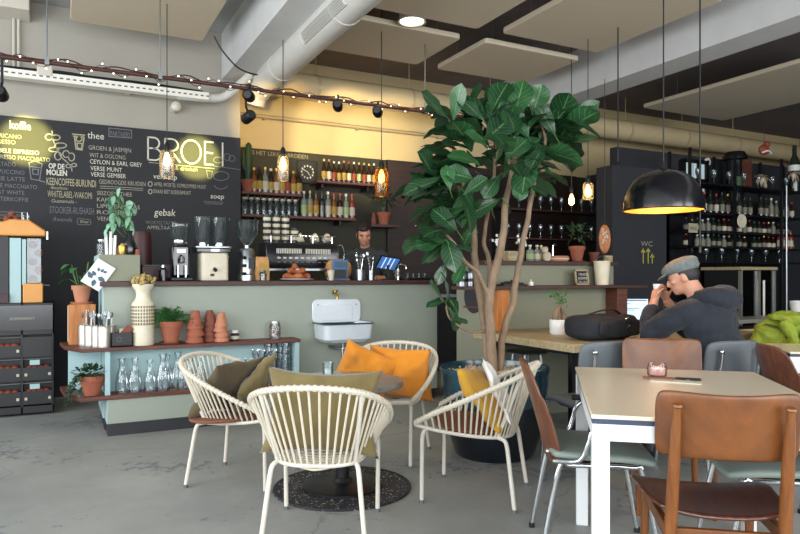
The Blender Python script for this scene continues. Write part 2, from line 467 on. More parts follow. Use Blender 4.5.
# big duct along the depth, elbow into the thin grey conduit; duct along the wall
t = T('ventilation_duct', 'large white round duct running towards the back wall', 'duct', (1.915, 0, 3.22))
S().tube([(0, 1.5, 0), (0, 5.2, 0), (0, 6.6, 0)], .135, 28).obj('pipe', 'duct_white', t)
for v in (3.0, 4.6, 6.2): S().tube([(0, v, 0), (0, v+.03, 0)], .141, 28).obj('seam', 'duct_white', t)
S().tube(spline([(0, 6.6, 0), (0, 6.8, -.02), (-.03, 6.95, -.08), (-.05, 7.0, -.2)], 6), [.135]*7+[.12]*6+[.1]*6, 20).obj('elbow', 'duct_white', t)
a = math.radians(205); s = S()
gy0, gy1 = 4.35, 5.25
for i in range(7):
    b_ = a + math.radians(-18+6*i)
    s.cbox((math.cos(b_)*.139, (gy0+gy1)/2, math.sin(b_)*.139), (.012, gy1-gy0-.06 if 0 < i < 6 else gy1-gy0, .006), None)
for y in (gy0, gy1):
    s.tube([(math.cos(a+math.radians(q))*.14, y, math.sin(a+math.radians(q))*.14) for q in range(-18, 20, 6)], .006, 6)
s.obj('grille', 'duct_white', t)
t = T('ventilation_duct', 'cream round duct running along the back wall high up', 'duct', (2.07, 7.1, 3.32))
S().tube([(0, 0, 0), (UR-2.1, 0, 0)], .145, 24).obj('pipe', 'duct_cream', t)
for i in range(7):
    u = .5+i*1.2
    S().tube([(u, 0, 0), (u+.03, 0, 0)], .151, 24).obj('clamp_ring', 'beige_metal', t)
    S().cyl((u+.015, 0, .14), (u+.015, 0, ZC-3.32), .006, seg=6).obj('hanger', 'beige_metal', t)
t = T('wall_pipe', 'thin beige pipe along the yellow wall below the duct', 'pipe', (1.85, VF-.09, 3.07))
S().tube([(0, 0, 0), (5.2, 0, 0)], .022, 10).obj('tube', 'beige_metal', t)
for u in (.3, 1.5, 2.7, 3.9): S().cbox((u, .04, 0), (.03, .09, .06)).obj('bracket', 'beige_metal', t)
# perforated cable tray with cables
tz = 3.0
t = T('cable_tray', 'white perforated cable tray above the menu blackboard', 'cable tray', (0, 6.98, tz))
s = S(); ue = onv(207, 104, 7.02).x
s.box(-3.2, -.06, -.004, ue, .06, .0); s.box(-3.2, -.064, -.004, ue, -.06, .07); s.box(-3.2, .06, 0, ue, .064, .07)
tray_ = s
def tray_mat():
    m, t, b = nt('perforated_white'); b.inputs['Roughness'].default_value = .4; L = t.links.new
    tc = N(t, 'ShaderNodeTexCoord'); sp = N(t, 'ShaderNodeSeparateXYZ'); L(tc.outputs['Object'], sp.inputs[0])
    a = N(t, 'ShaderNodeMath', operation='MULTIPLY'); a.inputs[1].default_value = 18.0; L(sp.outputs[0], a.inputs[0])
    f = N(t, 'ShaderNodeMath', operation='FRACT'); L(a.outputs[0], f.inputs[0])
    g = N(t, 'ShaderNodeMath', operation='LESS_THAN'); g.inputs[1].default_value = .55; L(f.outputs[0], g.inputs[0])
    c = N(t, 'ShaderNodeMath', operation='COMPARE'); c.inputs[1].default_value = .033; c.inputs[2].default_value = .007; L(sp.outputs[2], c.inputs[0])
    mu = N(t, 'ShaderNodeMath', operation='MULTIPLY'); L(g.outputs[0], mu.inputs[0]); L(c.outputs[0], mu.inputs[1])
    mx = N(t, 'ShaderNodeMixRGB'); mx.inputs[1].default_value = lin('#e0ddd4'); mx.inputs[2].default_value = lin('#55585a'); L(mu.outputs[0], mx.inputs[0]); L(mx.outputs[0], b.inputs['Base Color'])
tray_mat(); tray_.obj('tray', 'perforated_white', t)
R.seed(3)
for j in range(3):
    S().tube(spline([(-1.2+i*.4, R.uniform(-.04, .04), .075+R.uniform(0, .03)) for i in range(6)]+[(ue-.05, 0, .09)], 4), .011, 6).obj('cable', 'black_plastic', t)
S().tube(spline([(ue-.3, 0, .02), (ue, 0, .03), (ue+.16, 0, .06), (ue+.28, -.05, .16), (ue+.42, -.15, .3)], 6), .045, 12).obj('conduit', 'duct_white', t)
for u in (-.6, .6): S().cbox((u, .1, .03), (.04, .16, .05)).obj('bracket', 'white_metal', t)
S().cbox((onv(45, 78, 7.02).x, -.02, .09), (.13, .1, .1)).obj('junction_box', 'white_metal', t, bev=.01)
u17 = onv(17, 40, 7.12).x
t = T('wall_cabinet', 'white service box with a conduit in the top corner', 'service box', (u17, 7.02, 3.6))
S().box(-.6, -.16, 0, .11, .18, ZC-3.6).obj('cover', 'white_metal', t, bev=.008)
for d in (-.03, .01): S().cyl((d, .14, -.48), (d, .14, 0), .012, seg=8).obj('conduit', 'white_metal', t)
t = T('wall_vent', 'small white vent stub on the wall over the blackboard', 'vent', onv(175, 108, 7.15))
S().tube([(0, .05, 0), (0, -.09, 0)], .05, 14).obj('tube', 'white_metal', t)
S().lathe([(0, 0), (.05, 0), (.035, .015), (0, .02)], 14, M=Matrix.Translation((0, -.09, 0)) @ Matrix.Rotation(PI/2, 4, 'X')).obj('cover', 'white_metal', t)
# loose black cable by the duct
tag(S().tube(spline([PD(214, 36, 6.3), PD(222, 50, 6.35), PD(236, 66, 6.4), PD(249, 73, 6.6), PD(259, 75, 6.72)], 6), .008, 6).obj('hanging_cable', 'black_plastic'), 'thin black cable sagging from the ceiling to the duct', 'cable')
# rusty rail with fairy lights
RV = 5.6; RZ = 2.79
t = T('ceiling_rail', 'rust coloured rail hung along the bar carrying fairy lights', 'rail', (0, RV, RZ))
S().tube([(-3.25, 0, 0), (5.0, 0, 0)], .016, 10).obj('tube', 'rust_pipe', t)
S().tube([(-1.0+i*.05, .03*math.sin(i*1.1), .022+.014*math.sin(i*.7)) for i in range(121)], .006, 5).obj('flex', 'rust_pipe', t)
for px in (47, 160, 425):
    u = onv(px, 70, RV).x
    S().cyl((u, 0, 0), (u, 0, ZC-RZ), .006, seg=6).obj('hanger', 'steel', t)
    S().cbox((u, 0, .01), (.03, .05, .06)).obj('clamp', 'steel', t)
t = T('fairy_light_string', 'string of tiny warm fairy lights wound round the rusty rail', 'light string', (0, RV, RZ))
pts = [(-.9+i*.04, .035*math.cos(i*.9), .035*math.sin(i*.9)) for i in range(146)]
S().tube(pts, .003, 4).obj('wire', 'black_plastic', t)
R.seed(5); b0 = None
for i in range(0, 146, 2):
    p = Vector(pts[i])*1.0 + Vector((R.uniform(-.01, .01), -.02+R.uniform(-.03, .02), R.uniform(-.03, .02)))
    if b0 is None: b0 = S().sph((0, 0, 0), .0065, 6, 4).obj('bulb', 'fairy_glow', t)
    else:
        c = b0.copy(); COL.objects.link(c); c.parent = t; b0c = c; 
        c.location = p; continue
    b0.location = p
# track spot lights on the rail
def spot(px, py, label, aim, v=RV, drop=.12):
    p = onv(px, py, v); t = T('track_spotlight', label, 'spotlight', p, 0, 'black spotlights on the rail')
    d = (Vector(aim)-p).normalized()
    q = d.to_track_quat('-Z', 'Y').to_matrix().to_4x4()
    S().lathe([(.0, .15), (.03, .15), (.045, .13), (.047, 0), (.043, 0), (.04, .02), (0, .02)], 18, M=q).obj('lamp_head', 'black_metal', t)
    S().lathe([(0, .012), (.04, .012), (.04, .02), (0, .02)], 18, M=q).obj('lens', 'spot_glow', t)
    S().tube([q @ Vector((0, 0, .09)), (0, 0, .1), (0, 0, max(.11, RZ-p.z))], .01, 8).obj('yoke', 'black_metal', t)
    return t, p, d
# ================================================================ MENU BLACKBOARD
BV = 7.2
bb = T('menu_blackboard', 'large black menu board with chalk writing on the back wall', 'blackboard', (0, BV, 0))
S().box(UL+.3, -.025, .02, UC, -.002, 2.69).obj('board', 'board', bb)
TXT = []
def write(txt, x0, yb, x1, cap, m='chalk', v=BV-.028, parent=None, name='chalk_lettering', shear=0, thick=0):
    p0, p1 = onv(x0, yb, v), onv(x1, yb, v)
    Y = ST*p0.x + CT*p0.y
    c = bpy.data.curves.new('lettering', 'FONT'); c.body = txt; c.size = 1; c.shear = shear; c.offset = thick
    c.resolution_u = 2
    o = bpy.data.objects.new('lettering', c); COL.objects.link(o)
    TXT.append((o, p0, abs(p1.x-p0.x), cap*Y/FPX, m, parent or bb, name))
def flush_text():
    bpy.context.view_layer.update(); dg = bpy.context.evaluated_depsgraph_get()
    for o, p0, w, h, m, par, name in TXT:
        me = bpy.data.meshes.new_from_object(o.evaluated_get(dg))
        xs = [q.co.x for q in me.vertices] or [0, 1]
        ys = [q.co.y for q in me.vertices] or [0, 1]
        W = max(xs)-min(xs); sx = w/max(W, .01); sy = h/.70
        for q in me.vertices: q.co = Vector(((q.co.x-min(xs))*sx, 0, q.co.y*sy))
        q = bpy.data.objects.new(name, me); COL.objects.link(q); me.materials.clear(); me.materials.append(MATS[m])
        q.parent = par; q.location = p0 - Vector(par.location)
        cu = o.data; bpy.data.objects.remove(o); bpy.data.curves.remove(cu)
    TXT.clear()
def stroke(lines, w, m, v=BV-.028, parent=None, name='chalk_drawing', label=None):
    """each line is a list of photo pixels drawn on the board"""
    s = S(); par = parent or bb; y = v - par.location.y
    for L in lines:
        P = [onv(a, b_, v) for a, b_ in L]
        P = [Vector((p.x, 0, p.z)) for p in P]; P = [p for k, p in enumerate(P) if k == 0 or (p-P[k-1]).length > 1e-5]
        cl = (P[0]-P[-1]).length < 1e-4 and len(P) > 3
        lo, hi = [], []
        for k, p in enumerate(P):
            a = P[k-1] if k else (P[-2] if cl else p); b_ = P[k+1] if k < len(P)-1 else (P[1] if cl else p)
            d0 = (p-a).normalized() if (p-a).length > 1e-7 else None; d1 = (b_-p).normalized() if (b_-p).length > 1e-7 else None
            d = ((d0 or d1)+(d1 or d0)); d = (d if d.length > .1 else (d0 or d1)).normalized()
            n = Vector((-d.z, 0, d.x)); k2 = 1/max(.5, abs(n.dot(Vector((-(d0 or d1).z, 0, (d0 or d1).x)))))
            n = n*(w/2*k2)
            if not cl and k == 0: p = p-d*w*.4
            if not cl and k == len(P)-1: p = p+d*w*.4
            q = Vector((p.x-par.location.x, y, p.z-par.location.z))
            lo.append(s.bm.verts.new(q-n)); hi.append(s.bm.verts.new(q+n))
        for k in range(len(P)-1): s.bm.faces.new((lo[k], lo[k+1], hi[k+1], hi[k]))
    o = s.obj(name, m, par, fix=False)
    if label: part(o, label)
    return o
def arc(cx, cy, rx, ry, a0=0, a1=360, n=16):
    return [(cx+rx*math.cos(math.radians(a0+(a1-a0)*i/n)), cy-ry*math.sin(math.radians(a0+(a1-a0)*i/n))) for i in range(n+1)]
# coffee column
write('koffie', 9.5, 128.3, 31, 8, 'chalk', thick=.02)
for txt, x0, yb, x1, m in (('AMERICANO', -13, 136.3, 21.5, 'chalk_soft'), ('ESPRESSO', -12, 142.4, 15.5, 'chalk_soft'),
        ('DUBBELE ESPRESSO', -14, 151.2, 39, 'chalk'), ('ESPRESSO MACCHIATO', -8, 158.0, 50, 'chalk_soft'), ('CORTADO', -11, 165.0, 16, 'chalk_dim'),
        ('CAPPUCCINO', -13, 172.5, 24.5, 'chalk_dim'), ('KOFFIE LATTE', -15, 179.4, 25, 'chalk_dim'), ('LATTE MACCHIATO', -13, 186.7, 37, 'chalk_dim'),
        ('FLAT WHITE', -8, 193.5, 24.5, 'chalk_dim'), ('FILTERKOFFIE', -7, 200.4, 28.5, 'chalk_dim')):
    write(txt, x0, yb, x1, 4.3, m)
write('OP DE', 48.5, 168.2, 64.5, 5.2, 'chalk', thick=.03); write('MOLEN', 46.5, 174.6, 67, 5.4, 'chalk', thick=.03)
write('KEENCOFFEE-BURUNDI', 46.5, 184.6, 96, 7.2, 'chalk_ochre', thick=.01); write('-Bourbon-', 50, 188.9, 68.5, 3.2, 'chalk_ochre')
write('WHITELABEL-WAKOMI', 47.5, 196.8, 92, 6.6, 'chalk_ochre'); write('Guatemala -', 51.5, 202.3, 77, 3.6, 'chalk_soft', shear=.2)
write('STOOKER-RUSHASH', 49.5, 213.0, 94, 7, 'chalk_dim'); write('Rwanda', 53, 221, 72, 4, 'chalk_dim', shear=.3); write('filter', 80, 223, 89, 3, 'chalk_soft')
stroke([rr for rr in [[(78, 218.5), (77, 221), (78, 224.6), (90, 224.9), (91, 222), (90, 219.6), (78, 218.5)]]], .006, 'chalk_dim')
# tea column
write('thee', 87.5, 138.2, 104, 7, 'chalk'); write('PARTNERS', 110.5, 135.6, 130, 5, 'chalk_dim')
stroke([[(109, 128), (131.5, 130.3), (131.5, 138), (109, 136.4), (109, 128)]], .008, 'chalk_dim')
for txt, x0, yb, x1, m in (('GROEN & JASMIJN', 88.5, 149.4, 131, 'chalk_soft'), ('WIT & OOLONG', 89.5, 157.0, 125.5, 'chalk_soft'), ('CEYLON & EARL GREY', 89.8, 163.4, 142, 'chalk'),
        ('VERSE MUNT', 90.5, 170.2, 122, 'chalk'), ('VERSE GEMBER', 90.8, 176.2, 126, 'chalk'), ('GEDROOGDE KRUIDEN', 99, 183.6, 145.5, 'chalk_soft')):
    write(txt, x0, yb, x1, 4.4, m)
stroke([[(100, 186), (143, 188.6)], [(100, 188), (143, 190.4)]], .005, 'chalk_soft')
for i, (txt, x1) in enumerate((('SEIZOENSTHEE', 132), ('KAMILLE', 120), ('LIMOENGRAS', 140), ('ROOIBOS', 136), ('VENKEL', 118))):
    write(txt, 97, 194.8+i*6.4, x1, 4, 'chalk_soft')
# name of the cafe, in thin strokes
bl = lambda x: 159.6+(x-147.8)*.0815
def glyph(x0, x1, pts):
    out = []
    for L in pts: out.append([(x0+(x1-x0)*a, bl(x0+(x1-x0)*a)-22.5*b_) for a, b_ in L])
    return out
ac = lambda cx, cy, rx, ry, a0, a1, n=14: [(cx+rx*math.cos(math.radians(a0+(a1-a0)*i/n)), cy+ry*math.sin(math.radians(a0+(a1-a0)*i/n))) for i in range(n+1)]
L = glyph(148, 161, [[(0, 0), (0, 1)], [(0, 1), (.45, 1)]+ac(.45, .76, .42, .24, 90, -90)+[(0, .52)], [(.45, .52)]+ac(.5, .26, .5, .26, 90, -90)+[(0, 0)]])
L += glyph(165, 180, [[(0, 0), (0, 1)], [(0, 1), (.4, 1)]+ac(.45, .74, .42, .26, 90, -90)+[(0, .48)], [(.42, .48), (1, 0)]])
L += glyph(181.5, 201, [ac(.5, .5, .5, .52, 0, 360, 26)])
L += glyph(205, 213, [[(1, 0), (0, 0), (0, 1), (1, 1)], [(0, .52), (.9, .52)]])
L += glyph(222.6, 222.8, [[(0, 0), (0, 1)]])
part(stroke(L, .016, 'chalk', name='chalk_lettering'), 'large thin chalk letters BROEI')
stroke([[(149, 162.4), (214, 168.6)]], .007, 'chalk_soft')
write('& drinken', 175, 170.0, 197.5, 4.5, 'chalk_soft', shear=.1)
write('vers sap', 153.5, 178.6, 177, 5.5, 'chalk', shear=.1)
for txt, x0, yb, x1 in (('APPEL WORTEL KOMKOMMER MUNT', 154, 186.0, 206, ), ('SINAAS BIET BOERENMUNT', 153, 193.0, 191)):
    write(txt, x0, yb, x1, 4, 'chalk_soft')
stroke([arc(150.2, 184, 2, 2.4), arc(150.2, 191.6, 1.8, 2.2)], .009, 'chalk_soft')
write('soep', 210.5, 198.3, 224, 5, 'chalk', shear=.1); write('TOMATENSOEP', 204, 204.2, 223, 3.4, 'chalk_dim')
write('gebak', 154, 215.3, 175.5, 7, 'chalk', shear=.12); write('WORTELTAART', 145.5, 224.0, 176, 3.6, 'chalk_dim'); write('APPELTAART', 147, 229.0, 176, 3.6, 'chalk_soft')
write('mosterd soep', 196, 219.3, 230, 3.4, 'chalk_soft', shear=.2)
# drawings: coffee branch, cups, juicer glass
stroke([[(52, 131), (53, 140), (57, 149), (61, 157), (68, 163), (72, 168)], arc(49, 137, 3.6, 3), arc(56, 137.5, 4, 2.6), arc(60.5, 145.5, 6, 2.6), arc(54, 149.5, 5, 2.2),
        arc(58, 156, 3.4, 4), arc(66, 154, 3.2, 3.4), arc(71.5, 157, 3, 4), arc(68.5, 166, 2.6, 1.8), arc(74, 165, 2.6, 1.6), [(71.5, 168), (72, 171)]], .010, 'chalk_soft', name='chalk_drawing', label='chalk drawing of a leafy branch')
stroke([[(72.5, 134), (84.5, 135.2)], [(73.5, 136), (84, 137)], [(74.5, 137), (76, 149), (82, 150), (84, 138)], arc(79, 139, 3, 2.4), [(77, 143), (77.5, 148), (81.5, 148.6), (82.2, 143.6), (77, 143)]], .011, 'chalk_ochre', label='chalk drawing of a lidded cup')
stroke([[(29, 163), (31, 179), (39.5, 180.5), (42, 164.5)], [(28.6, 163), (35, 160.8), (42.4, 164.2)], [(30, 166.5), (41.5, 168)], [(32.5, 169), (33, 174), (38, 174.6), (38.6, 169.6), (32.5, 169)], [(40.5, 181), (45, 182)]], .010, 'chalk_dim', label='chalk drawing of a takeaway cup')
stroke([arc(218, 160, 4.5, 3), arc(227, 157, 3, 3.5), arc(232, 158.5, 3, 3), [(206.5, 170.5), (208, 178), (211, 178.4), (212.5, 171.4), (206.5, 170.5)], arc(221, 176, 8, 4.5), [(214, 166), (240, 169.6)], arc(221, 184, 7, 5, 200, 340)], .006, 'chalk_dim', label='faint chalk drawing of fruit')
flush_text()
# ================================================================ BAR
BF, BB_ = 5.55, 6.18          # front panel and back of the bar
bar = T('bar_counter', 'long grey-green bar counter with a dark wooden top', 'bar counter', (0, 0, 0))
UE = onv(437, 300, BF).x
S().box(.30, BF, .1, UE, BB_, 1.112).obj('front_panel', 'panel', bar)
S().box(.295, BF+.003, .1, .302, BB_, 1.11).obj('end_panel', 'panel_blue', bar)
S().box(.31, BF+.03, 0, UE-.02, BB_-.02, .1).obj('plinth', 'kick', bar)
S().box(.27, BF-.05, 1.112, UE+.02, BB_+.02, 1.15).obj('countertop', 'dark_plank', bar, bev=.004)
ru0, ru1 = .265, .56
s = S().box(ru0, BF-.03, 1.151, ru1, BB_, 1.358)
rs = s.obj('raised_end', 'panel_olive', bar, bev=.004)
S().box(ru0-.006, BF-.028, 1.151, ru0, BB_, 1.356).obj('raised_end_side', 'panel_blue', bar)
# shelf unit in front of the bar
SF = 5.34
unit = T('open_shelf_unit', 'low open shelf unit with red-brown planks on the bar front', 'shelf unit', (0, 0, 0))
poly = [(.14, SF), (1.81, SF), (1.81, BF-.002), (.295, BF-.002), (.29, 5.98), (.0, 5.98), (.03, 5.62)]
S().prism(poly, .632, .66).obj('shelf_board', 'red_wood', unit, bev=.003)
S().prism(poly, .272, .303).obj('shelf_board', 'red_wood', unit, bev=.003)
S().box(.317, SF+.02, .09, 1.79, BF-.002, .272).obj('base', 'panel', unit)
S().box(.311, SF+.022, .09, .317, BF-.002, .272).obj('base_end', 'panel_blue', unit)
S().box(.317, SF+.012, 0, 1.79, BF-.004, .09).obj('plinth', 'kick', unit)
S().box(.30, SF+.03, .303, .335, BF-.002, .632).obj('upright', 'panel_blue', unit)
S().box(1.765, SF+.01, .303, 1.80, BF-.002, .632).obj('upright', 'panel_blue', unit)
S().box(.335, BF-.012, .303, 1.765, BF-.002, .632).obj('back_panel', 'panel_blue', unit)
S().box(.06, 5.76, .303, .292, 5.97, .632).obj('end_panel', 'panel_blue', unit)
# ---------------------------------------------------------------- pots & plants helpers
POT = [(0, 0), (.036, 0), (.052, .082), (.058, .083), (.06, .11), (.053, .111), (.049, .09), (0, .088)]
def pot_mesh(name, m, parent, k=1.0, soil=True, at=(0, 0, 0)):
    o = S().lathe([(r*k, z*k) for r, z in POT], 24, at=at).obj(name, m, parent)
    if soil: S().lathe([(0, .086*k), (.050*k, .089*k), (0, .093*k)], 16, at=at).obj('soil', 'soil', parent)
    return o
def leafmesh(s, base, d, L, W, up=(0, 0, 1), droop=.25, fold=.2, n=5, wav=0, prof=None, uv=False):
    d = Vector(d).normalized(); up = Vector(up)
    x = d.cross(up)
    if x.length < .05: x = d.cross(Vector((1, 0, 0)))
    x.normalize(); z = x.cross(d).normalized(); base = Vector(base)
    pr = prof or (lambda t: math.sin(PI*min(1, max(0, t)**.8))**.8)
    ph = R.uniform(0, 6)
    def fn(a, b_):
        t = b_; q = (a-.5)*2; w = W*.5*max(pr(t), .02)
        return base + d*(L*t*(1-.12*droop*t)) + x*(q*w) + z*(-droop*L*t*t + fold*abs(q)*w + wav*W*math.sin(t*14+ph+q)*abs(q))
    return s.grid(fn, 4, n, uv)
def bushy(parent, m, c, r, n, L, W, name='foliage', flat=.7, droop=.3):
    s = S()
    for i in range(n):
        v = Vector((R.gauss(0, 1), R.gauss(0, 1), R.gauss(.25, .8))).normalized()
        p = Vector(c) + Vector((v.x*r[0], v.y*r[1], v.z*r[2]))*R.uniform(.35, 1)
        dd = (v + Vector((R.uniform(-.6, .6), R.uniform(-.6, .6), R.uniform(-.5, .5)))).normalized()
        leafmesh(s, p, dd, L*R.uniform(.7, 1.2), W*R.uniform(.7, 1.2), droop=droop*R.uniform(.3, 1.4), n=3)
    return s.obj(name, m, parent, fix=False)
# ---------------------------------------------------------------- on the shelf unit
ZS = .661; ZL = .304
def on_shelf(px, v, z=ZS): 
    p = onv(px, 300, v); return Vector((p.x, v, z))
t = T('floor_vase', 'tall cream ceramic vase with a ribbed foot holding dried flowers', 'vase', on_shelf(143, 5.435))
S().lathe([(0, 0), (.078, 0), (.083, .012), (.079, .03), (.084, .045), (.079, .062), (.084, .078), (.079, .095), (.084, .11), (.08, .125), (.083, .14), (.084, .31), (.078, .325), (.058, .35), (.05, .385), (.056, .42), (.078, .45), (.08, .47), (.07, .468), (.05, .42), (0, .40)], 30).obj('body', 'ceramic_cream', t)
s = S()
for i in range(26):
    for j in range(6):
        a = 2*PI*i/26
        s.cbox((0, 0, 0), (.012, .006, .018), Matrix.Rotation(a, 4, 'Z') @ Matrix.Translation((0, -.084, .165+j*.026)))
s.obj('relief_pattern', 'ceramic_brown', t)
R.seed(11); s = S()
for i in range(90):
    a = R.uniform(0, 2*PI); r = R.uniform(0, .085)
    p = Vector((r*math.cos(a), r*math.sin(a), .47+R.uniform(.0, .05)+.02*(1-r/.085)))
    s.sph(p, R.uniform(.008, .017), 6, 4)
    if i % 6 == 0: s.tube([(p.x*.4, p.y*.4, .40), p], .002, 4)
s.tube([(.0, 0, .45), (.012, 0, .56)], .0022, 4); s.tube([(-.02, 0, .45), (-.028, 0, .545)], .0022, 4)
s.obj('dried_flowers', 'dried', t)
t = T('potted_fern', 'feathery green fern in a terracotta pot on a saucer', 'potted plant', on_shelf(171, 5.44))
S().lathe([(0, 0), (.075, 0), (.092, .016), (.086, .016), (.07, .006), (0, .006)], 24).obj('saucer', 'terracotta_dark', t)
pot_mesh('pot', 'terracotta', t, 1.52, at=(0, 0, .008))
s = S()
for i in range(70):
    a = R.uniform(0, 2*PI); el = R.uniform(.35, 1.45); L = R.uniform(.16, .27)
    d = Vector((math.cos(a)*math.cos(el), -.05+.38*math.sin(a)*math.cos(el), math.sin(el)))
    P = [Vector((0, 0, .15)) + d*(L*k/6) + Vector((0, 0, -.5*(L*k/6)**2/L)) + Vector((.02*math.cos(a)*k/6, 0, 0)) for k in range(7)]
    s.tube(P, .0013, 3)
    for k in range(1, 7):
        for sg in (-1, 1):
            sd = d.cross(Vector((0, 0, 1)))
            sd = (sd if sd.length > .1 else Vector((1, 0, 0))).normalized()*sg + d*.6 + Vector((0, 0, R.uniform(-.2, .5)))
            leafmesh(s, P[k], sd, R.uniform(.03, .055), .016, n=2, droop=.2)
s.obj('foliage', 'fern_green', t, fix=False)
# stacks of upturned terracotta pots: every pot is a thing
def tpot(label, p, k, m, grp='small terracotta pots stacked on the shelf unit', flip=True):
    t = T('terracotta_pot', label, 'flower pot', p, 0, grp)
    o = S().lathe([(r*k, (.111-z)*k) if flip else (r*k, z*k) for r, z in POT], 22).obj('body', m, t)
    o2 = S().lathe([(.0605*k, .004*k), (.062*k, .012*k), (.0605*k, .02*k)], 22, cap=(False, False)).obj('rim', m, t)
    return t
pos = [(195, 5.43, 4, 1.17, 'terracotta', 'fern pot', .046), (210, 5.475, 5, .97, 'terracotta_dark', 'tall back stack', .046), (221, 5.41, 5, .95, 'terracotta_pale', 'pale front stack', .043)]
wh = ['stack beside the fern', 'tall thin stack behind the others', 'paler stack at the end of the row']
R.seed(21)
for (px, v, n, k, m, _x, st), w_ in zip(pos, wh):
    for i in range(n):
        kk = k*(1-.035*i)
        dx = R.uniform(-.006, .006)
        tpot(f'{ORD[i]} terracotta pot from the bottom of the {w_}', on_shelf(px, v) + Vector((dx, R.uniform(-.004, .004), i*st*k/1.0)), kk*(1 if i < n-1 else .8), m)
t = T('condiment_jar', 'small dark jar with a white lid after the terracotta stacks', 'jar', on_shelf(235, 5.46))
S().lathe([(0, 0), (.034, 0), (.036, .05), (.026, .062), (0, .062)], 18).obj('body', 'black_gloss', t)
S().lathe([(0, .062), (.03, .062), (.03, .085), (0, .087)], 18).obj('lid', 'cap_white', t)
S().lathe([(.0365, .012), (.0372, .04)], 18, cap=(False, False)).obj('label', 'label_white', t)
t = T('sweet_jar', 'glass jar of red and white sweets alone on the shelf', 'jar', on_shelf(275, 5.44))
S().lathe([(0, 0), (.046, 0), (.048, .1), (.04, .125), (.04, .135), (.0, .135)], 20).obj('body', 'clear_glass', t)
s = S()
for i in range(70):
    a = R.uniform(0, 6.3); r = .036*math.sqrt(R.random()); s.sph((r*math.cos(a), r*math.sin(a), .012+R.random()*.085), .011, 6, 4)
s.obj('sweets', 'label_red', t); t.children[-1]['kind'] = 'stuff'
s = S()
for i in range(50):
    a = R.uniform(0, 6.3); r = .038*math.sqrt(R.random()); s.sph((r*math.cos(a), r*math.sin(a), .012+R.random()*.085), .010, 6, 4)
q = s.obj('white_sweets', 'cap_white', t); q['kind'] = 'stuff'
S().lathe([(0, .135), (.043, .135), (.043, .15), (0, .152)], 20).obj('lid', 'tin', t)
# tins with cutlery at the chamfered end
tinp = [(85, 5.62), (91, 5.53), (98, 5.45), (104, 5.395), (109, 5.48)]
t0 = None
for i, (px, v) in enumerate(tinp):
    p = on_shelf(px, v)
    lb = f'{ORD[i]} silver cutlery tin from the wooden crate at the shelf end'
    if t0 is None:
        t0 = t = T('cutlery_tin', lb, 'tin', p, 0, 'silver tins of cutlery')
        prof = [(0, 0), (.046, 0)]
        for j in range(6): prof += [(.048, .02+j*.021), (.0465, .03+j*.021)]
        prof += [(.049, .158), (.045, .158), (.044, .01), (0, .008)]
        S().lathe(prof, 22).obj('can', 'tin', t)
    else: dup(t0, p, i*.7, lb)
R.seed(31); cut = None
for i in range(24):
    px, v = tinp[i % 5]; p = on_shelf(px, v)
    kind = ('fork', 'spoon', 'knife')[i % 3]
    a = R.uniform(0, 2*PI)
    p = p + Vector((.02*math.cos(a), .02*math.sin(a), .012))
    nm = kind; m = 'black_plastic' if i % 2 else 'steel'
    t = T(nm, f'{"black handled" if i % 2 else "steel"} {kind} standing in the {ORD[i % 5]} silver tin', kind, p, a, 'cutlery in the silver tins')
    tl = .07
    S().tube([(0, 0, 0), (.004, 0, .1), (.012, 0, .2)], [.0025, .004, .005], 6, sq=.5).obj('handle', m, t)
    if kind == 'spoon': S().sph((.014, 0, .222), (.014, .005, .022), 10, 6).obj('bowl', 'steel', t)
    elif kind == 'fork':
        s = S().cbox((.013, 0, .208), (.018, .003, .018))
        for q in (-.007, 0, .007): s.cbox((.013+q, 0, .228), (.003, .003, .03))
        s.obj('head', 'steel', t)
    else: S().prism([(.006, .2), (.02, .2), (.018, .25), (.010, .258)], -.0015, .0015, UP).obj('blade', 'steel', t)
t = T('napkin_crate', 'small black crate with a cream card and brown sleeve inside', 'crate', on_shelf(121.5, 5.42))
s = S().box(-.075, -.05, 0, .075, .05, .01)
for y in (-.05, .042): s.box(-.075, y, 0, .075, y+.008, .105)
for x in (-.075, .067): s.box(x, -.05, 0, x+.008, .05, .105)
s.obj('box', 'black_plastic', t, bev=.002)
S().tube([(-.02+.018*math.cos(q*.5), -.0515, .055+.018*math.sin(q*.5)) for q in range(13)], .002, 4).obj('ring_print', 'chalk_dim', t)
tag(S().cbox((0, 0, .06), (.075, .012, .12), Matrix.Rotation(.12, 4, 'Y')).obj('menu_card', 'label_white', loc=on_shelf(123, 5.42)+Vector((0, .01, .01))), 'cream folded card standing in the small black crate', 'card')
tag(S().cbox((0, 0, .05), (.05, .02, .13), Matrix.Rotation(.75, 4, 'Y')).obj('leather_sleeve', 'terracotta_dark', loc=on_shelf(116.5, 5.42)+Vector((.02, -.02, .06))), 'brown leather sleeve leaning out of the small black crate', 'sleeve')
# wooden crate + plant at the chamfered end
p = Vector((.155, 5.80, ZS))
t = T('wooden_crate', 'orange-brown wooden crate on end at the shelf corner', 'crate', p)
s = S().box(-.095, -.1, 0, .095, -.085, .31)
s.obj('front_board', 'orange_wood', t)
s = S()
for x in (-.095, .083): s.box(x, -.085, 0, x+.012, .1, .31)
for z in (0, .298): s.box(-.095, -.085, z, .095, .1, z+.012)
s.obj('frame', 'orange_wood', t)
S().box(-.1, -.095, .02, -.0955, .09, .3).obj('side_lining', 'label_white', t)
t = T('potted_plant', 'young leafy plant in a terracotta pot on the wooden crate', 'potted plant', p + Vector((0, -.01, .311)))
S().lathe([(0, 0), (.07, 0), (.085, .015), (.078, .015), (.06, .006), (0, .006)], 22).obj('saucer', 'terracotta_pale', t)
pot_mesh('pot', 'terracotta_pale', t, 1.25, at=(0, 0, .008))
R.seed(44); s = S(); st = S()
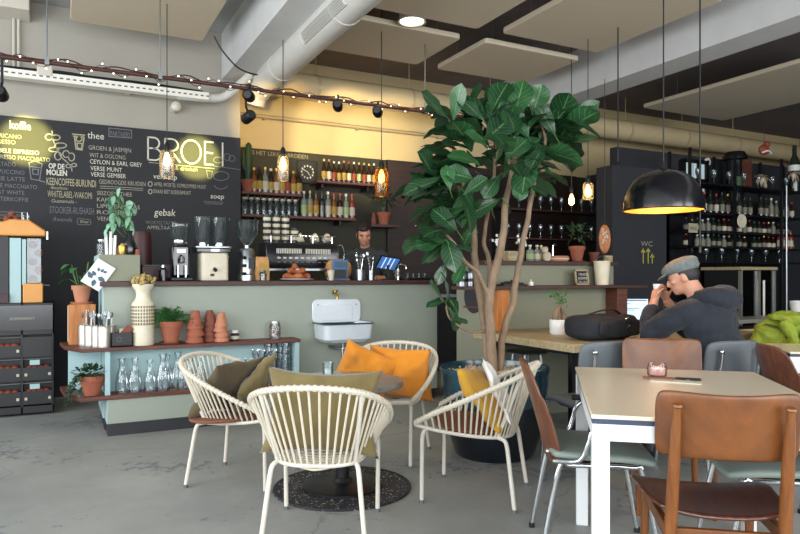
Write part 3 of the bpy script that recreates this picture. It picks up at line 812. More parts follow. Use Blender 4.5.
for i in range(12):
    a = R.uniform(0, 6.3); q = Vector((.07*math.cos(a)-.02, .06*math.sin(a), .19+.013*i))
    st.tube(spline([(0, 0, .11), (q.x*.5, q.y*.5, .16), q], 4), .0025, 5)
    leafmesh(s, q, (math.cos(a), math.sin(a), .2), .105, .055, droop=.6)
st.obj('stem', 'stem_green', t); s.obj('foliage', 'leaf_green', t, fix=False)
# lower shelf: trailing plant, carafes, tumblers
t = T('trailing_plant', 'trailing green plant in a wide terracotta pot on the overhang', 'potted plant', Vector((.215, 5.45, ZL)))
S().lathe([(0, 0), (.055, 0), (.085, .105), (.092, .106), (.093, .145), (.082, .145), (.075, .11), (0, .11)], 26).obj('pot', 'terracotta', t)
S().lathe([(0, .125), (.08, .13), (0, .14)], 16).obj('soil', 'soil', t)
R.seed(51); bushy(t, 'leaf_deep', (-.01, -.03, .165), (.12, .085, .055), 150, .04, .03)
s = S()
for i in range(9):
    a = R.uniform(2.4, 4.2); P = spline([(0, 0, .14), (.1*math.cos(a), .1*math.sin(a), .15), (.15*math.cos(a), .14*math.sin(a), .06), (.16*math.cos(a), .15*math.sin(a), -.0+R.uniform(-.06, .04))], 4)
    s.tube(P, .0018, 4)
    for q in P[3:]: leafmesh(s, q, (R.uniform(-1, 1), R.uniform(-1, 1), -.3), .035, .028, n=2)
s.obj('tendril', 'leaf_deep', t, fix=False)
R.seed(52); t0 = None
for i, px in enumerate((122, 135, 150, 163, 167, 178, 190, 183, 201)):
    v = (5.44, 5.43, 5.43, 5.43, 5.5, 5.49, 5.43, 5.43, 5.44)[i]
    lb = f'{ORD[i]} clear glass carafe from the trailing plant on the lower shelf'
    if t0 is None:
        t0 = t = T('glass_carafe', lb, 'carafe', on_shelf(px, v, ZL), 0, 'glass carafes on the lower shelf')
        S().lathe([(0, .002), (.044, 0), (.05, .02), (.048, .09), (.036, .15), (.022, .19), (.021, .225), (.03, .262)], 24, cap=(True, False)).obj('body', 'tumbler_glass', t)
    else: dup(t0, on_shelf(px, v, ZL), 0, lb, scale=R.choice((.92, 1.0, 1.0, 1.08)))
t0 = None; n = 0
for c, px in enumerate((236, 249, 261, 273, 285, 294, 256, 268, 280)):
    v = 5.42 if c < 6 else 5.50
    for k in range(5 if c in (4, 5, 8, 7) else 4):
        lb = f'clear tumbler, {ORD[k]} from the bottom of the {ORD[c] if c < 6 else ORD[c-6]+" rear"} stack of glasses'
        if c in (0, 1) and k > 2: continue
        p = on_shelf(px, v, ZL+.0005+k*.058)
        if t0 is None:
            t0 = t = T('drinking_glass', lb, 'drinking glass', p, 0, 'stacked tumblers on the lower shelf')
            S().lathe([(0, .001), (.027, 0), (.029, .01), (.031, .05), (.033, .052), (.036, .092)], 18, cap=(True, False)).obj('body', 'tumbler_glass', t)
        else: dup(t0, p, 0, lb)
# poster card hooked on the raised end
c = [PD(98, 258, 4.93), PD(115.5, 268, 4.96), PD(98.5, 291, 4.96), PD(80.5, 281, 4.93)]
vv = BF-.035
cc = [onv(a, b_, vv) for a, b_ in ((98, 258), (115.5, 268.5), (98.5, 291.5), (80.5, 281))]
o0 = cc[3]; ex = (cc[2]-cc[3]); ey = (cc[0]-cc[3])
t = T('botanical_card', 'white card with blue leaf prints tilted on the bar corner', 'card', (o0.x, vv-.012, o0.z))
s = S(); lo = [Vector((0, 0, 0)), Vector((ex.x, 0, ex.z)), Vector((ex.x+ey.x, 0, ex.z+ey.z)), Vector((ey.x, 0, ey.z))]
s.rings([[p+Vector((0, d, 0)) for p in lo] for d in (0, .006)]); s.obj('sheet', 'paper', t)
s = S()
def incard(a, b_): return Vector((ex.x*a+ey.x*b_, -.003, ex.z*a+ey.z*b_))
for a, b_, da, db, L_ in ((.36, .28, -.25, .1, .3), (.5, .3, .1, -.25, .28), (.55, .42, .3, .0, .3), (.52, .62, .06, .3, .16), (.6, .66, .25, .12, .16), (.42, .6, -.2, .22, .16), (.42, .42, -.28, .1, .22)):
    A = incard(a, b_); D = (incard(a+da, b_+db)-A).normalized(); Nn = Vector((-D.z, 0, D.x)); L2 = L_*.2
    q = [A, A+D*L2*.35+Nn*L2*.32, A+D*L2*.75+Nn*L2*.2, A+D*L2, A+D*L2*.75-Nn*L2*.2, A+D*L2*.35-Nn*L2*.32]
    s.face(q)
s.obj('leaf_print', 'print_blue', t, fix=False)
# on the raised end
ZR = 1.359
t = T('slender_plant', 'tall thin plant with pale dangling leaves in a dark vase on the bar', 'potted plant', Vector((.49, 5.62, ZR)))
S().lathe([(0, 0), (.05, 0), (.062, .05), (.035, .12), (.02, .17), (.028, .19), (.02, .188), (0, .15)], 20).obj('vase', 'black_gloss', t)
R.seed(61); s = S(); st = S()
for i in range(13):
    a = R.uniform(0, 6.3); h = R.uniform(.2, .46); r = R.uniform(.02, .15)
    q = Vector((r*math.cos(a)-.02, r*math.sin(a), h+.05))
    st.tube(spline([(0, 0, .17), (q.x*.3, q.y*.3, h*.7), q], 4), .0022, 4)
    for _ in range(3): leafmesh(s, q+Vector((R.uniform(-.02, .02), 0, R.uniform(-.05, .02))), (R.uniform(-.7, .7), R.uniform(-.7, .4), R.uniform(-1, .3)), R.uniform(.07, .12), R.uniform(.035, .055), droop=.4)
st.obj('stem', 'stem_green', t); s.obj('foliage', 'leaf_pale', t, fix=False)
def simple_lathe(name, label, cat, p, prof, m, seg=20, extra=(), group=None):
    t = T(name, label, cat, p, 0, group)
    S().lathe(prof, seg).obj('body', m, t)
    for nm, pr, mm in extra: S().lathe(pr, seg).obj(nm, mm, t)
    return t
simple_lathe('glazed_pot', 'dark red glazed pot behind the slender plant on the bar', 'pot', Vector((.625, 6.06, 1.151)), [(0, 0), (.06, 0), (.085, .1), (.08, .38), (.07, .42), (.066, .42), (.07, .36), (0, .3)], 'maroon')
for i, (du, dh) in enumerate(((0, .16), (.028, .18), (.055, .15), (.03, .13))):
    tag(S().cyl((0, 0, 0), (.006*(i-1), 0, dh), .0125, .011, 12).obj('white_candle', 'ceramic_white', loc=Vector((.325+du, 5.60+.02*(i == 3), ZR))), f'{ORD[i]} white candle of the group beside the brass cup on the bar end', 'candle', 'white candles on the bar end')
simple_lathe('brass_cup', 'small brass cup with yellow flowers on the bar end', 'cup', Vector((.435, 5.56, ZR)), [(0, 0), (.025, 0), (.034, .05), (.03, .07), (.028, .07), (.0, .06)], 'brass', extra=[('flowers', [(0, .06), (.02, .065), (.014, .085), (0, .09)], 'label_yellow')])
simple_lathe('glass_jar', 'small smoky glass jar behind the white candles', 'jar', Vector((.30, 5.80, ZR)), [(0, 0), (.04, 0), (.042, .09), (.03, .1), (.03, .11), (0, .11)], 'smoke_glass', extra=[('lid', [(0, .111), (.033, .111), (.033, .125), (0, .126)], 'steel')])
simple_lathe('small_pot', 'tiny terracotta pot at the edge of the raised bar end', 'pot', Vector((.545, 5.60, ZR)), [(0, 0), (.018, 0), (.026, .04), (.022, .045), (0, .04)], 'terracotta')
tag(S().box(-.045, -.02, 0, .045, .02, .05).obj('orange_box', 'terracotta_pale', loc=Vector((.445, 5.72, ZR+.0))), 'small orange box beside the dark vase on the bar', 'box')
# enamel sink on the bar front
u0, u1, z0, z1 = rect(311.5, 299, 360, 322.5, BF)
uc = (u0+u1)/2; W = (u1-u0)/2
t = T('enamel_sink', 'white enamel sink with a tall splashback on the bar front', 'sink', (uc, BF, 0))
S().prism([(x, y) for x, y in rrect(-W, z0, W, z1, .05)], 0, .022, UP).obj('splashback', 'enamel', t, bev=.008)
S().prism(rrect(-W*.62, z0+.02, W*.62, z1-.05, .02), .022, .027, UP).obj('splashback_panel', 'enamel', t, bev=.004)
for x in (-W*.78, W*.78): S().tube([(x, -.02, z1-.05), (x, -.03, z1-.05)], .008, 8).obj('screw', 'steel', t)
# basin: open box with rounded corners
bz1, bz0 = z0+.012, z0-.155
def rr3(ins, z, r): return [Vector((x, y, z)) for x, y in rrect(-W-.0+ins, -.33+ins, W+.0-ins, -.004-ins*.0, r, 5)]
S().loft([rr3(.045, bz0, .05), rr3(.012, bz0+.03, .055), rr3(.004, bz1-.012, .05), rr3(.0, bz1, .05), rr3(.012, bz1, .045), rr3(.02, bz1-.02, .045), rr3(.05, bz0+.03, .05)], (True, True)).obj('basin', 'enamel', t)
S().tube(rr3(-.002, bz1-.004, .052), .007, 8, closed=True).obj('basin_rim', 'enamel_rim', t)
s = S().tube(spline([(-.03, 0, z1+.05), (-.03, -.07, z1+.055), (-.03, -.1, z1+.03), (-.03, -.105, z1+.005)], 4), .012, 10)
s.obj('faucet', 'brass', t)
S().tube([(-.055, -.05, z1+.075), (-.005, -.05, z1+.075)], .008, 8).obj('faucet_handle', 'brass', t); S().cyl((-.03, -.05, z1+.05), (-.03, -.05, z1+.08), .011, seg=10).obj('faucet_stem', 'brass', t)
s = S().cyl((.0, -.17, bz0), (.0, -.17, bz0-.06), .02, seg=12).cyl((.0, -.17, bz0-.06), (.0, -.17, bz0-.13), .03, .025, 14)
s.obj('trap', 'chrome', t); S().tube(spline([(0, -.17, bz0-.07), (-.06, -.12, bz0-.06), (-.07, .0, bz0-.06)], 5), .014, 8).obj('drain_pipe', 'steel', t)
# ================================================================ LOUNGE CORNER
def pillow(name, label, w, h, th, m, loc, mx, seed=0, group=None, cat='cushion', wr=.012, pinch=.10, piping=None):
    """loc: position, mx: 3x3 rotation (local x width, y thickness, z height)"""
    o = bpy.data.objects.new(name, None)
    s = S(); n = 26
    off = Vector((seed*3.1, seed*1.7, 0))
    rs = []
    V = {}
    for side in (1, -1):
        for i in range(n+1):
            for j in range(n+1):
                a, b_ = -1+2*i/n, -1+2*j/n
                edge = i in (0, n) or j in (0, n)
                if side == -1 and edge: V[(side, i, j)] = V[(1, i, j)]; continue
                x = w/2*a*(1-pinch*(1-b_*b_)); z = h/2*b_*(1-pinch*(1-a*a))
                t = th/2*((1-a*a)*(1-b_*b_))**.42
                nn = noise.noise(Vector((a*1.6, b_*1.6, side))+off)*wr*2 + noise.noise(Vector((a*4, b_*3, side*2))+off)*wr
                y = side*(t + (0 if edge else nn*min(1, t/(th*.2)))) + noise.noise(Vector((a*1.1, b_*1.1, 5))+off)*th*.22
                V[(side, i, j)] = s.bm.verts.new((x, y, z))
    for side in (1, -1):
        for i in range(n):
            for j in range(n):
                s.bm.faces.new((V[(side, i, j)], V[(side, i+1, j)], V[(side, i+1, j+1)], V[(side, i, j+1)]))
    bpy.data.objects.remove(o)
    q = s.obj(name, m, ang=180)
    q.matrix_world = Matrix.Translation(loc) @ mx.to_4x4()
    tag(q, label, cat, group)
    if piping:
        P = [V for V in []]
    return q
def eul(x, y, z): return (Matrix.Rotation(z, 3, 'Z') @ Matrix.Rotation(y, 3, 'Y') @ Matrix.Rotation(x, 3, 'X'))
class Frame:                                 # place things relative to a seat
    def __init__(s, loc, rz): s.loc = Vector(loc); s.rz = rz; s.R = Matrix.Rotation(rz, 3, 'Z')
    def p(s, x, y, z): return s.loc + s.R @ Vector((x, y, z))
    def m(s, ex=0, ey=0, ez=0): return s.R @ eul(ex, ey, ez)
def white_chair(label, loc, rz):
    t = T('tub_chair', label, 'chair', loc, rz, 'white corded tub chairs at the low table')
    half = [(-.255, .275, .425), (-.30, .16, .50), (-.318, .02, .575), (-.312, -.11, .645), (-.265, -.235, .71), (-.165, -.305, .75), (0, -.33, .765)]
    half = [(x, y, .425+(z-.425)*.87) for x, y, z in half]
    rim = half + [(-x, y, z) for x, y, z in half[-2::-1]]
    hr = [(-.25, .27, .412), (-.235, .16, .388), (-.22, .04, .372), (-.205, -.06, .364), (-.175, -.145, .36), (-.1, -.195, .357), (0, -.205, .356)]
    ring = hr + [(-x, y, z) for x, y, z in hr[-2::-1]]
    RP, GP = spline(rim, 12), spline(ring, 12)
    S().tube(RP, .0125, 8).obj('rim', 'white_metal', t)
    s = S().tube(GP, .010, 8); s.tube([GP[0], (0, .285, .405), GP[-1]], .010, 8); s.tube([RP[0], GP[0]], .011, 8); s.tube([RP[-1], GP[-1]], .011, 8)
    s.obj('seat_ring', 'white_metal', t)
    # cord wrapped round the rim, and the strands
    s = S(); n = len(RP)
    for k in range(2, n-2, 1):
        d = (RP[k+1]-RP[k-1]).normalized()
        if k % 2 == 0: s.tube([RP[k]-d*.007, RP[k]+d*.007], .0155, 8)
    s.obj('rope_binding', 'cord', t)
    s = S()
    arc_len = [0]
    for a, b_ in zip(RP, RP[1:]): arc_len.append(arc_len[-1]+(b_-a).length)
    def at(P, f):
        x = f*(len(P)-1); i = min(int(x), len(P)-2); return P[i].lerp(P[i+1], x-i)
    m = 41
    for k in range(m):
        f = .05+.90*k/(m-1)
        g = .5+(f-.5)*(1.0)
        s.tube([at(RP, f), at(GP, g)], .0056, 6)
    s.obj('rope_back', 'cord', t)
    s = S()
    for k in range(13):
        f = .06+.36*k/12
        A, B = at(GP, f), at(GP, 1-f)
        s.tube(spline([A, (A+B)/2-Vector((0, 0, .02)), B], 4), .0055, 6)
    s.obj('rope_seat', 'cord', t)
    for sx in (-1, 1):
        S().tube(spline([at(RP, .5+sx*.125), at(GP, .5+sx*.165)], 2), .011, 8).obj('back_post', 'white_metal', t)
    for sx in (-1, 1):
        for fr in (0, 1):
            if fr: P = [(sx*.225, .215, .395), (sx*.236, .235, .375), (sx*.238, .242, .33), (sx*.235, .245, .015)]
            else: P = [(sx*.172, -.14, .362), (sx*.192, -.185, .35), (sx*.2, -.2, .31), (sx*.232, -.24, .015)]
            l = S().tube(spline(P[:3], 4)+[Vector(P[3])], .0115, 10).obj('leg', 'white_metal', t)
            S().tube([(P[3][0], P[3][1], 0), (P[3][0], P[3][1], .018)], .013, 10).obj('foot_cap', 'grey_seat', l)
    return t
CHAIRS = [(-.365, 3.12, .07, 1, 'white corded tub chair with its back to the viewer, olive cushion inside'),
          (-.925, 3.90, .97, -.22, 'white corded tub chair in front of the shelf unit, olive cushions inside'),
          (-.09, 4.39, -.29, -.96, 'white corded tub chair under the sink with orange cushions'),
          (.42, 3.62, -.95, .31, 'white corded tub chair beside the fig pot with mustard cushion')]
c0 = None; FR = []
for X, Y, dx, dy, lb in CHAIRS:
    p = CP(X, Y); rz = rzc(dx, dy); FR.append(Frame(p, rz))
    if c0 is None: c0 = white_chair(lb, p, rz)
    else: dup(c0, p, rz, lb)
A, B, C_, D = FR
# cushions
pillow('olive_cushion', 'wide olive cushion upright in the chair turned away from the viewer', .55, .40, .12, 'olive_cloth', A.p(0.01, -.07, .57), A.m(-.26, .03, 0), 1, pinch=.15)
pillow('olive_seat_cushion', 'flat dark olive cushion lying on the seat of the turned-away chair', .40, .36, .08, 'olive_dark', A.p(.0, .07, .43), A.m(-PI/2+.06, 0, .1), 2)
pillow('olive_cushion', 'dark olive cushion leaning on the back of the chair before the shelf unit', .44, .40, .12, 'olive_dark', B.p(.03, -.08, .545), B.m(-.62, .0, -.3), 3)
pillow('olive_cushion', 'olive cushion with raised corner at the front of the chair before the shelf unit', .36, .36, .11, 'olive_cloth', B.p(-.05, .05, .535), B.m(-.75, .62, -.45), 4)
pillow('orange_cushion', 'bright orange cushion tipped on its corner beneath the sink', .40, .40, .12, 'orange_cloth', C_.p(.15, .02, .535), C_.m(-.3, -.42, .35), 5)
pillow('orange_cushion', 'bright orange cushion upright against the back of the chair under the sink', .44, .38, .12, 'orange_cloth', C_.p(-.08, -.07, .54), C_.m(-.25, -.04, -.1), 6)
pillow('mustard_cushion', 'mustard cushion behind the strands of the chair beside the fig pot', .42, .40, .13, 'mustard_cloth', D.p(.0, -.05, .53), D.m(-.62, .1, 0), 7)
pillow('white_cushion', 'white cushion edge showing above the mustard one', .36, .38, .05, 'white_cloth', D.p(-.05, -.13, .575), D.m(-.45, .2, .1), 8)
def pad(label, F, dx, dy, tilt, z):
    t = S().lathe([(0, 0), (.2, 0), (.207, .008), (.2, .016), (0, .018)], 30).obj('seat_pad', 'brown_pad')
    t.matrix_world = Matrix.Translation(F.p(dx, dy, z)) @ F.m(tilt[0], tilt[1], 0).to_4x4(); tag(t, label, 'seat pad')
pad('round brown leather pad under the cushions of the chair before the shelf unit', B, .10, -.06, (.06, -.04), .375)
pad('round brown leather pad on the seat beside the fig pot', D, .0, .03, (.10, -.04), .383)
# speckled round rug and the low table on it
tc_ = CP(-.325, 3.73)
m, tt, bb_ = nt('mosaic')
tcx = N(tt, 'ShaderNodeTexCoord'); vo = N(tt, 'ShaderNodeTexVoronoi', Scale=62.0); vo.feature = 'F1'
tt.links.new(tcx.outputs['Object'], vo.inputs['Vector'])
rp = N(tt, 'ShaderNodeValToRGB'); rp.color_ramp.interpolation = 'CONSTANT'
rp.color_ramp.elements[0].color = lin('#a9a9a6'); rp.color_ramp.elements[1].position = .40; rp.color_ramp.elements[1].color = lin('#191b20')
wn = N(tt, 'ShaderNodeMath', operation='MULTIPLY_ADD'); wn.inputs[1].default_value = .35
tt.links.new(vo.outputs['Color'], wn.inputs[0]); tt.links.new(vo.outputs['Distance'], wn.inputs[2]); tt.links.new(wn.outputs[0], rp.inputs[0])
tt.links.new(rp.outputs[0], bb_.inputs['Base Color']); bb_.inputs['Roughness'].default_value = .6
t = T('round_mat', 'round black mat with white flecks under the low table', 'mat', tc_)
S().lathe([(0, 0), (.385, 0), (.39, .003), (.385, .008), (.0, .009)], 64).obj('mat', 'mosaic', t)
S().lathe([(.37, .0085), (.388, .0085), (.386, .011), (.372, .011)], 64, cap=(False, False)).obj('border', 'mosaic_dark', t)
t = T('low_table', 'low round bistro table with a stone top between the white chairs', 'table', tc_ + Vector((0, 0, .011)))
S().lathe([(0, 0), (.225, 0), (.225, .012), (.2, .02), (.06, .03), (.045, .05), (0, .05)], 40).obj('base', 'black_metal', t)
S().cyl((0, 0, .04), (0, 0, .565), .037, seg=20).obj('column', 'black_metal', t)
S().lathe([(0, .55), (.12, .55), (.12, .562), (0, .562)], 24).obj('mounting_plate', 'black_metal', t)
mat('stone_top', '#77756c', .3, var=.35, scale=10, coat=.3)
S().lathe([(0, .562), (.335, .562), (.345, .572), (.345, .588), (.338, .596), (0, .596)], 56).obj('table_top', 'stone_top', t)
t = T('candle_holder', 'small glass tealight holder on the low stone table', 'candle holder', onz(328, 374, .608))
S().lathe([(0, 0), (.03, 0), (.036, .07), (.033, .07), (.028, .008), (0, .008)], 18).obj('glass', 'clear_glass', t)
S().lathe([(0, .009), (.026, .009), (.026, .03), (0, .032)], 16).obj('candle', 'ceramic_white', t)
# ================================================================ FIG TREE
m, tt, bb_ = nt('fig_leaf')
uvn = N(tt, 'ShaderNodeUVMap'); sx = N(tt, 'ShaderNodeSeparateXYZ'); tt.links.new(uvn.outputs[0], sx.inputs[0])
ab = N(tt, 'ShaderNodeMath', operation='SUBTRACT'); ab.inputs[1].default_value = .5; tt.links.new(sx.outputs[0], ab.inputs[0])
a2 = N(tt, 'ShaderNodeMath', operation='ABSOLUTE'); tt.links.new(ab.outputs[0], a2.inputs[0])
side = N(tt, 'ShaderNodeMath', operation='MULTIPLY_ADD'); side.inputs[1].default_value = -.55; tt.links.new(a2.outputs[0], side.inputs[0]); tt.links.new(sx.outputs[1], side.inputs[2])
sn = N(tt, 'ShaderNodeMath', operation='MULTIPLY'); sn.inputs[1].default_value = 8.0; tt.links.new(side.outputs[0], sn.inputs[0])
fr_ = N(tt, 'ShaderNodeMath', operation='FRACT'); tt.links.new(sn.outputs[0], fr_.inputs[0])
l1 = N(tt, 'ShaderNodeMath', operation='LESS_THAN'); l1.inputs[1].default_value = .07; tt.links.new(fr_.outputs[0], l1.inputs[0])
l2 = N(tt, 'ShaderNodeMath', operation='LESS_THAN'); l2.inputs[1].default_value = .022; tt.links.new(a2.outputs[0], l2.inputs[0])
mxm = N(tt, 'ShaderNodeMath', operation='MAXIMUM'); tt.links.new(l1.outputs[0], mxm.inputs[0]); tt.links.new(l2.outputs[0], mxm.inputs[1])
geo = N(tt, 'ShaderNodeNewGeometry'); r1 = N(tt, 'ShaderNodeValToRGB')
tt.links.new(geo.outputs['Random Per Island'], r1.inputs[0])
r1.color_ramp.elements[0].color = lin('#14321d'); r1.color_ramp.elements[1].color = lin('#2c5a32')
e = r1.color_ramp.elements.new(.6); e.color = lin('#1b4024')
mx_ = N(tt, 'ShaderNodeMixRGB'); mx_.inputs[2].default_value = lin('#7fa86a')
mm = N(tt, 'ShaderNodeMath', operation='MULTIPLY'); mm.inputs[1].default_value = .45
tt.links.new(mxm.outputs[0], mm.inputs[0]); tt.links.new(mm.outputs[0], mx_.inputs[0]); tt.links.new(r1.outputs[0], mx_.inputs[1])
tt.links.new(mx_.outputs[0], bb_.inputs['Base Color']); bb_.inputs['Roughness'].default_value = .36; bb_.inputs['Coat Weight'].default_value = .15
TY = 4.45
tp = CP(.635, TY)
tree = T('fiddle_leaf_fig', 'tall fiddle leaf fig with several bare stems and big leaves', 'tree', tp)
pt = T('planter', 'big dark blue glazed planter with turquoise rim holding the fig tree', 'planter', tp)
prof = [(0, 0), (.25, 0), (.265, .015), (.31, .15), (.335, .27), (.343, .35)]
S().lathe(prof + [(.344, .355)], 48, cap=(True, False)).obj('body', 'glaze_navy', pt)
S().lathe([(.344, .354), (.354, .44), (.358, .49), (.357, .54), (.368, .565), (.366, .585), (.345, .585), (.335, .55), (.33, .40), (0, .40)], 48, cap=(False, True)).obj('glazed_rim', 'glaze_teal', pt)
s = S().lathe([(0, .41), (.328, .41), (.328, .535), (.2, .548), (0, .552)], 32)
s.obj('soil', 'pebble', pt)
R.seed(77); s = S()
for i in range(170):
    a = R.uniform(0, 6.3); r = .32*math.sqrt(R.random()); s.sph((r*math.cos(a), r*math.sin(a), .548), (R.uniform(.008, .018),)*2+(.01,), 6, 4)
q = s.obj('pebbles', 'pebble', pt); q['kind'] = 'stuff'
def tl(px, py, dY=0): return PD(px, py, TY+dY) - tp
base = tl(492, 366)
base.z = .53
BR = [([(492, 366, 0), (485, 330, .02), (479, 290, .05), (475, 258, .05), (474, 232, .03), (468, 200, 0), (458, 165, -.05)], .034, .016),
      ([(494, 366, 0), (490, 325, -.04), (489, 295, -.05), (497, 265, -.06), (503, 238, -.05), (506, 205, -.02), (512, 170, 0), (520, 135, .02)], .036, .017),
      ([(498, 366, .02), (503, 335, .06), (512, 305, .08), (518, 270, .06), (524, 240, .05), (529, 210, .08), (540, 165, .1), (556, 138, .1)], .028, .014),
      ([(489, 300, -.05), (480, 275, -.08), (466, 262, -.1), (455, 245, -.12), (446, 235, -.14)], .016, .008),
      ([(487, 330, 0), (474, 332, -.05), (462, 328, -.1), (450, 318, -.14), (446, 306, -.16)], .012, .006),
      ([(489, 290, -.05), (489, 262, .04), (484, 238, .1), (490, 200, .12), (496, 150, .1), (490, 118, .05)], .018, .010),
      ([(468, 200, 0), (455, 185, .1), (440, 180, .12)], .013, .008), ([(458, 165, -.05), (452, 140, -.05), (449, 122, -.03)], .013, .008),
      ([(512, 170, 0), (500, 140, -.12), (482, 122, -.14)], .014, .008), ([(540, 165, .1), (545, 140, .0), (538, 118, -.03)], .012, .008)]
for P, r0, r1_ in BR:
    pts = [tl(*q) for q in P]
    if P[0][1] > 360: pts[0] = pts[0]*1; pts[0].z = .45
    SP = spline(pts, 6); n = len(SP)
    S().tube([p + Vector((noise.noise(p*9), noise.noise(p*9+Vector((5, 0, 0))), 0))*.012 for p in SP], [r0+(r1_-r0)*k/(n-1) for k in range(n)], 10).obj('stem', 'trunk', tree)
def fid(t):                                   # fiddle-shaped outline
    return max(.03, (math.sin(PI*t**1.45)**.62)*(.70+.30*t) if t < 1 else .03)
LS = S()
def leaf(base, d, L, W=None, **k):
    leafmesh(LS, base, d, L, W or L*.62, droop=k.get('droop', R.uniform(.15, .5)), fold=R.uniform(.10, .3), n=9, wav=R.uniform(.02, .05), prof=fid, uv=True, up=k.get('up', (R.uniform(-.5, .5), R.uniform(-.5, .5), 1)))
VIEW = CP(0, -1).normalized()
EXPL = [((449, 120), (424, 95), .62, -.1), ((453, 121), (459, 88), .5, -.05), ((484, 121), (461, 97), .55, -.12), ((487, 110), (496, 88), .6, 0), ((521, 118), (523, 94), .45, 0),
        ((532, 116), (541, 88), .75, 0), ((556, 137), (540, 108), .5, -.12), ((565, 126), (595, 103), .42, .1), ((553, 144), (594, 137), .55, .1), ((552, 140), (580, 118), .5, .2),
        ((446, 178), (406, 190), .6, -.12), ((458, 186), (413, 196), .75, -.18), ((437, 180), (421, 154), .75, -.05), ((450, 190), (447, 165), .6, -.2), ((458, 232), (435, 208), .6, -.15),
        ((502, 198), (468, 216), .35, -.1), ((531, 188), (514, 166), .7, -.15), ((524, 184), (547, 193), .35, -.12), ((446, 240), (418, 247), .75, -.2), ((452, 222), (480, 203), .45, -.1),
        ((445, 246), (427, 232), .55, -.1), ((446, 262), (438, 282), .55, -.14), ((446, 304), (430, 285), .5, -.18), ((446, 302), (452, 274), .5, -.16), ((450, 308), (460, 330), .4, -.18), ((452, 318), (466, 323), .55, -.2),
        ((450, 300), (430, 300), .35, -.14), ((458, 316), (452, 296), .5, -.1), ((447, 240), (425, 262), .5, -.1), ((455, 245), (470, 250), .5, -.16), ((466, 262), (455, 282), .45, -.1), ((460, 255), (440, 270), .6, -.05),
        ((470, 205), (440, 222), .5, -.1), ((474, 225), (462, 245), .5, -.1), ((495, 130), (500, 100), .8, -.05), ((510, 130), (510, 100), .8, -.02), ((505, 125), (478, 105), .7, .05),
        ((520, 140), (548, 158), .6, 0), ((540, 150), (572, 160), .5, .05), ((535, 160), (560, 175), .45, 0), ((505, 160), (525, 140), .8, -.2), ((490, 150), (470, 130), .8, -.2), ((495, 165), (500, 140), .8, -.22),
        ((480, 165), (455, 150), .8, -.15), ((475, 180), (450, 170), .8, -.2), ((515, 165), (535, 170), .7, -.2), ((500, 175), (485, 195), .7, -.2), ((520, 175), (520, 198), .7, -.15), ((470, 150), (447, 140), .7, -.08),
        ((485, 140), (510, 118), .8, -.16), ((530, 140), (515, 115), .7, -.14), ((545, 145), (530, 165), .7, -.15), ((463, 195), (485, 180), .7, -.22), ((440, 195), (425, 180), .7, -.1), ((432, 180), (413, 172), .55, .02)]
R.seed(101)
for (bx_, by_), (tx_, ty_), wr_, dY in EXPL:
    b3 = tl(bx_, by_, dY+R.uniform(-.03, .03)); t3 = tl(tx_, ty_, dY+R.uniform(-.16, .06))
    d = t3-b3; L = d.length*1.12
    up = VIEW*R.uniform(.4, 1) + Vector((R.uniform(-.4, .4), R.uniform(-.4, .4), R.uniform(.3, .9)))
    leaf(b3, d, L, L*max(.45, wr_)*1.0, up=up, droop=R.uniform(-.1, .35))
NODES = [(470, 130), (490, 120), (510, 125), (530, 130), (545, 128), (556, 138), (455, 155), (442, 180), (458, 192), (472, 172), (490, 155), (510, 158), (530, 155), (500, 178), (518, 180), (446, 208), (450, 232), (475, 198), (466, 146), (540, 150), (480, 140), (520, 140), (500, 140)]
ctr = tl(495, 175)
for k in range(135):
    nx, ny = NODES[k % len(NODES)]
    b3 = tl(nx+R.uniform(-6, 6), ny+R.uniform(-6, 6), R.uniform(-.14, .28))
    out = (b3-ctr); out.z *= .6
    d = out.normalized()*.8 + Vector((R.uniform(-1, 1), R.uniform(-1, 1), R.uniform(-.5, .9)))
    L = R.uniform(.22, .36)
    leaf(b3, d, L, L*R.uniform(.55, .75))
LS.obj('foliage', 'fig_leaf', tree, fix=False)
# petioles
s = S()
for (bx_, by_), (tx_, ty_), wr_, dY in EXPL[:36]:
    a = tl(bx_, by_, dY); s.tube([a, a+(tl(bx_+(bx_-tx_)*.15+2, by_+8, dY*.5)-a)], .004, 5)
s.obj('leaf_stalk', 'stem_green', tree)
# ================================================================ DINING TABLES
TA = Vector((.2136, .977))                  # table depth axis seen from the viewer
def table_four(name, label, corner, w, d, cup=True):
    """corner: nearest corner (ahead frame), w to the side, d into the depth"""
    rz = rzc(*TA); t = T(name, label, 'table', CP(*corner), rz)
    S().box(.004, .004, .722, w-.004, d-.004, .738).obj('table_edge', 'table_navy', t)
    S().box(0, 0, .738, w, d, .752).obj('table_top', 'table_cream', t, bev=.003)
    s = S()
    z = .668; s.box(.05, .006, z, w-.05, .03, .722).box(.05, d-.03, z, w-.05, d-.006, .722).box(.006, .05, z, .03, d-.05, .722).box(w-.03, .05, z, w-.006, d-.05, .722)
    s.obj('apron_frame', 'table_white', t)
    for x in (.003, w-.058):
        for y in (.003, d-.058): S().box(x, y, 0, x+.055, y+.055, .722).obj('leg', 'table_white', t, bev=.003)
    return t
dt = table_four('dining_table', 'white square-legged dining table with a cream top and navy edge', (.614, 2.12), .80, 1.13)
t2 = table_four('dining_table', 'white-legged table at the frame edge beneath the yellow-green jacket', (2.28, 3.86), .9, .5)
def ontop(px, py, z=.752): return onz(px, py, z)
t = T('candle_jar', 'pink glass candle jar standing on the cream table', 'candle jar', ontop(657, 377))
mat('pink_glass', '#b98a86', .2, var=.2, coat=.4)
S().lathe([(0, 0), (.036, 0), (.042, .012), (.042, .042), (.036, .06)], 22, cap=(True, False)).obj('jar', 'pink_tint', t)
S().lathe([(0, .01), (.034, .012), (.036, .042), (.0, .048)], 18).obj('candle', 'ceramic_white', t)
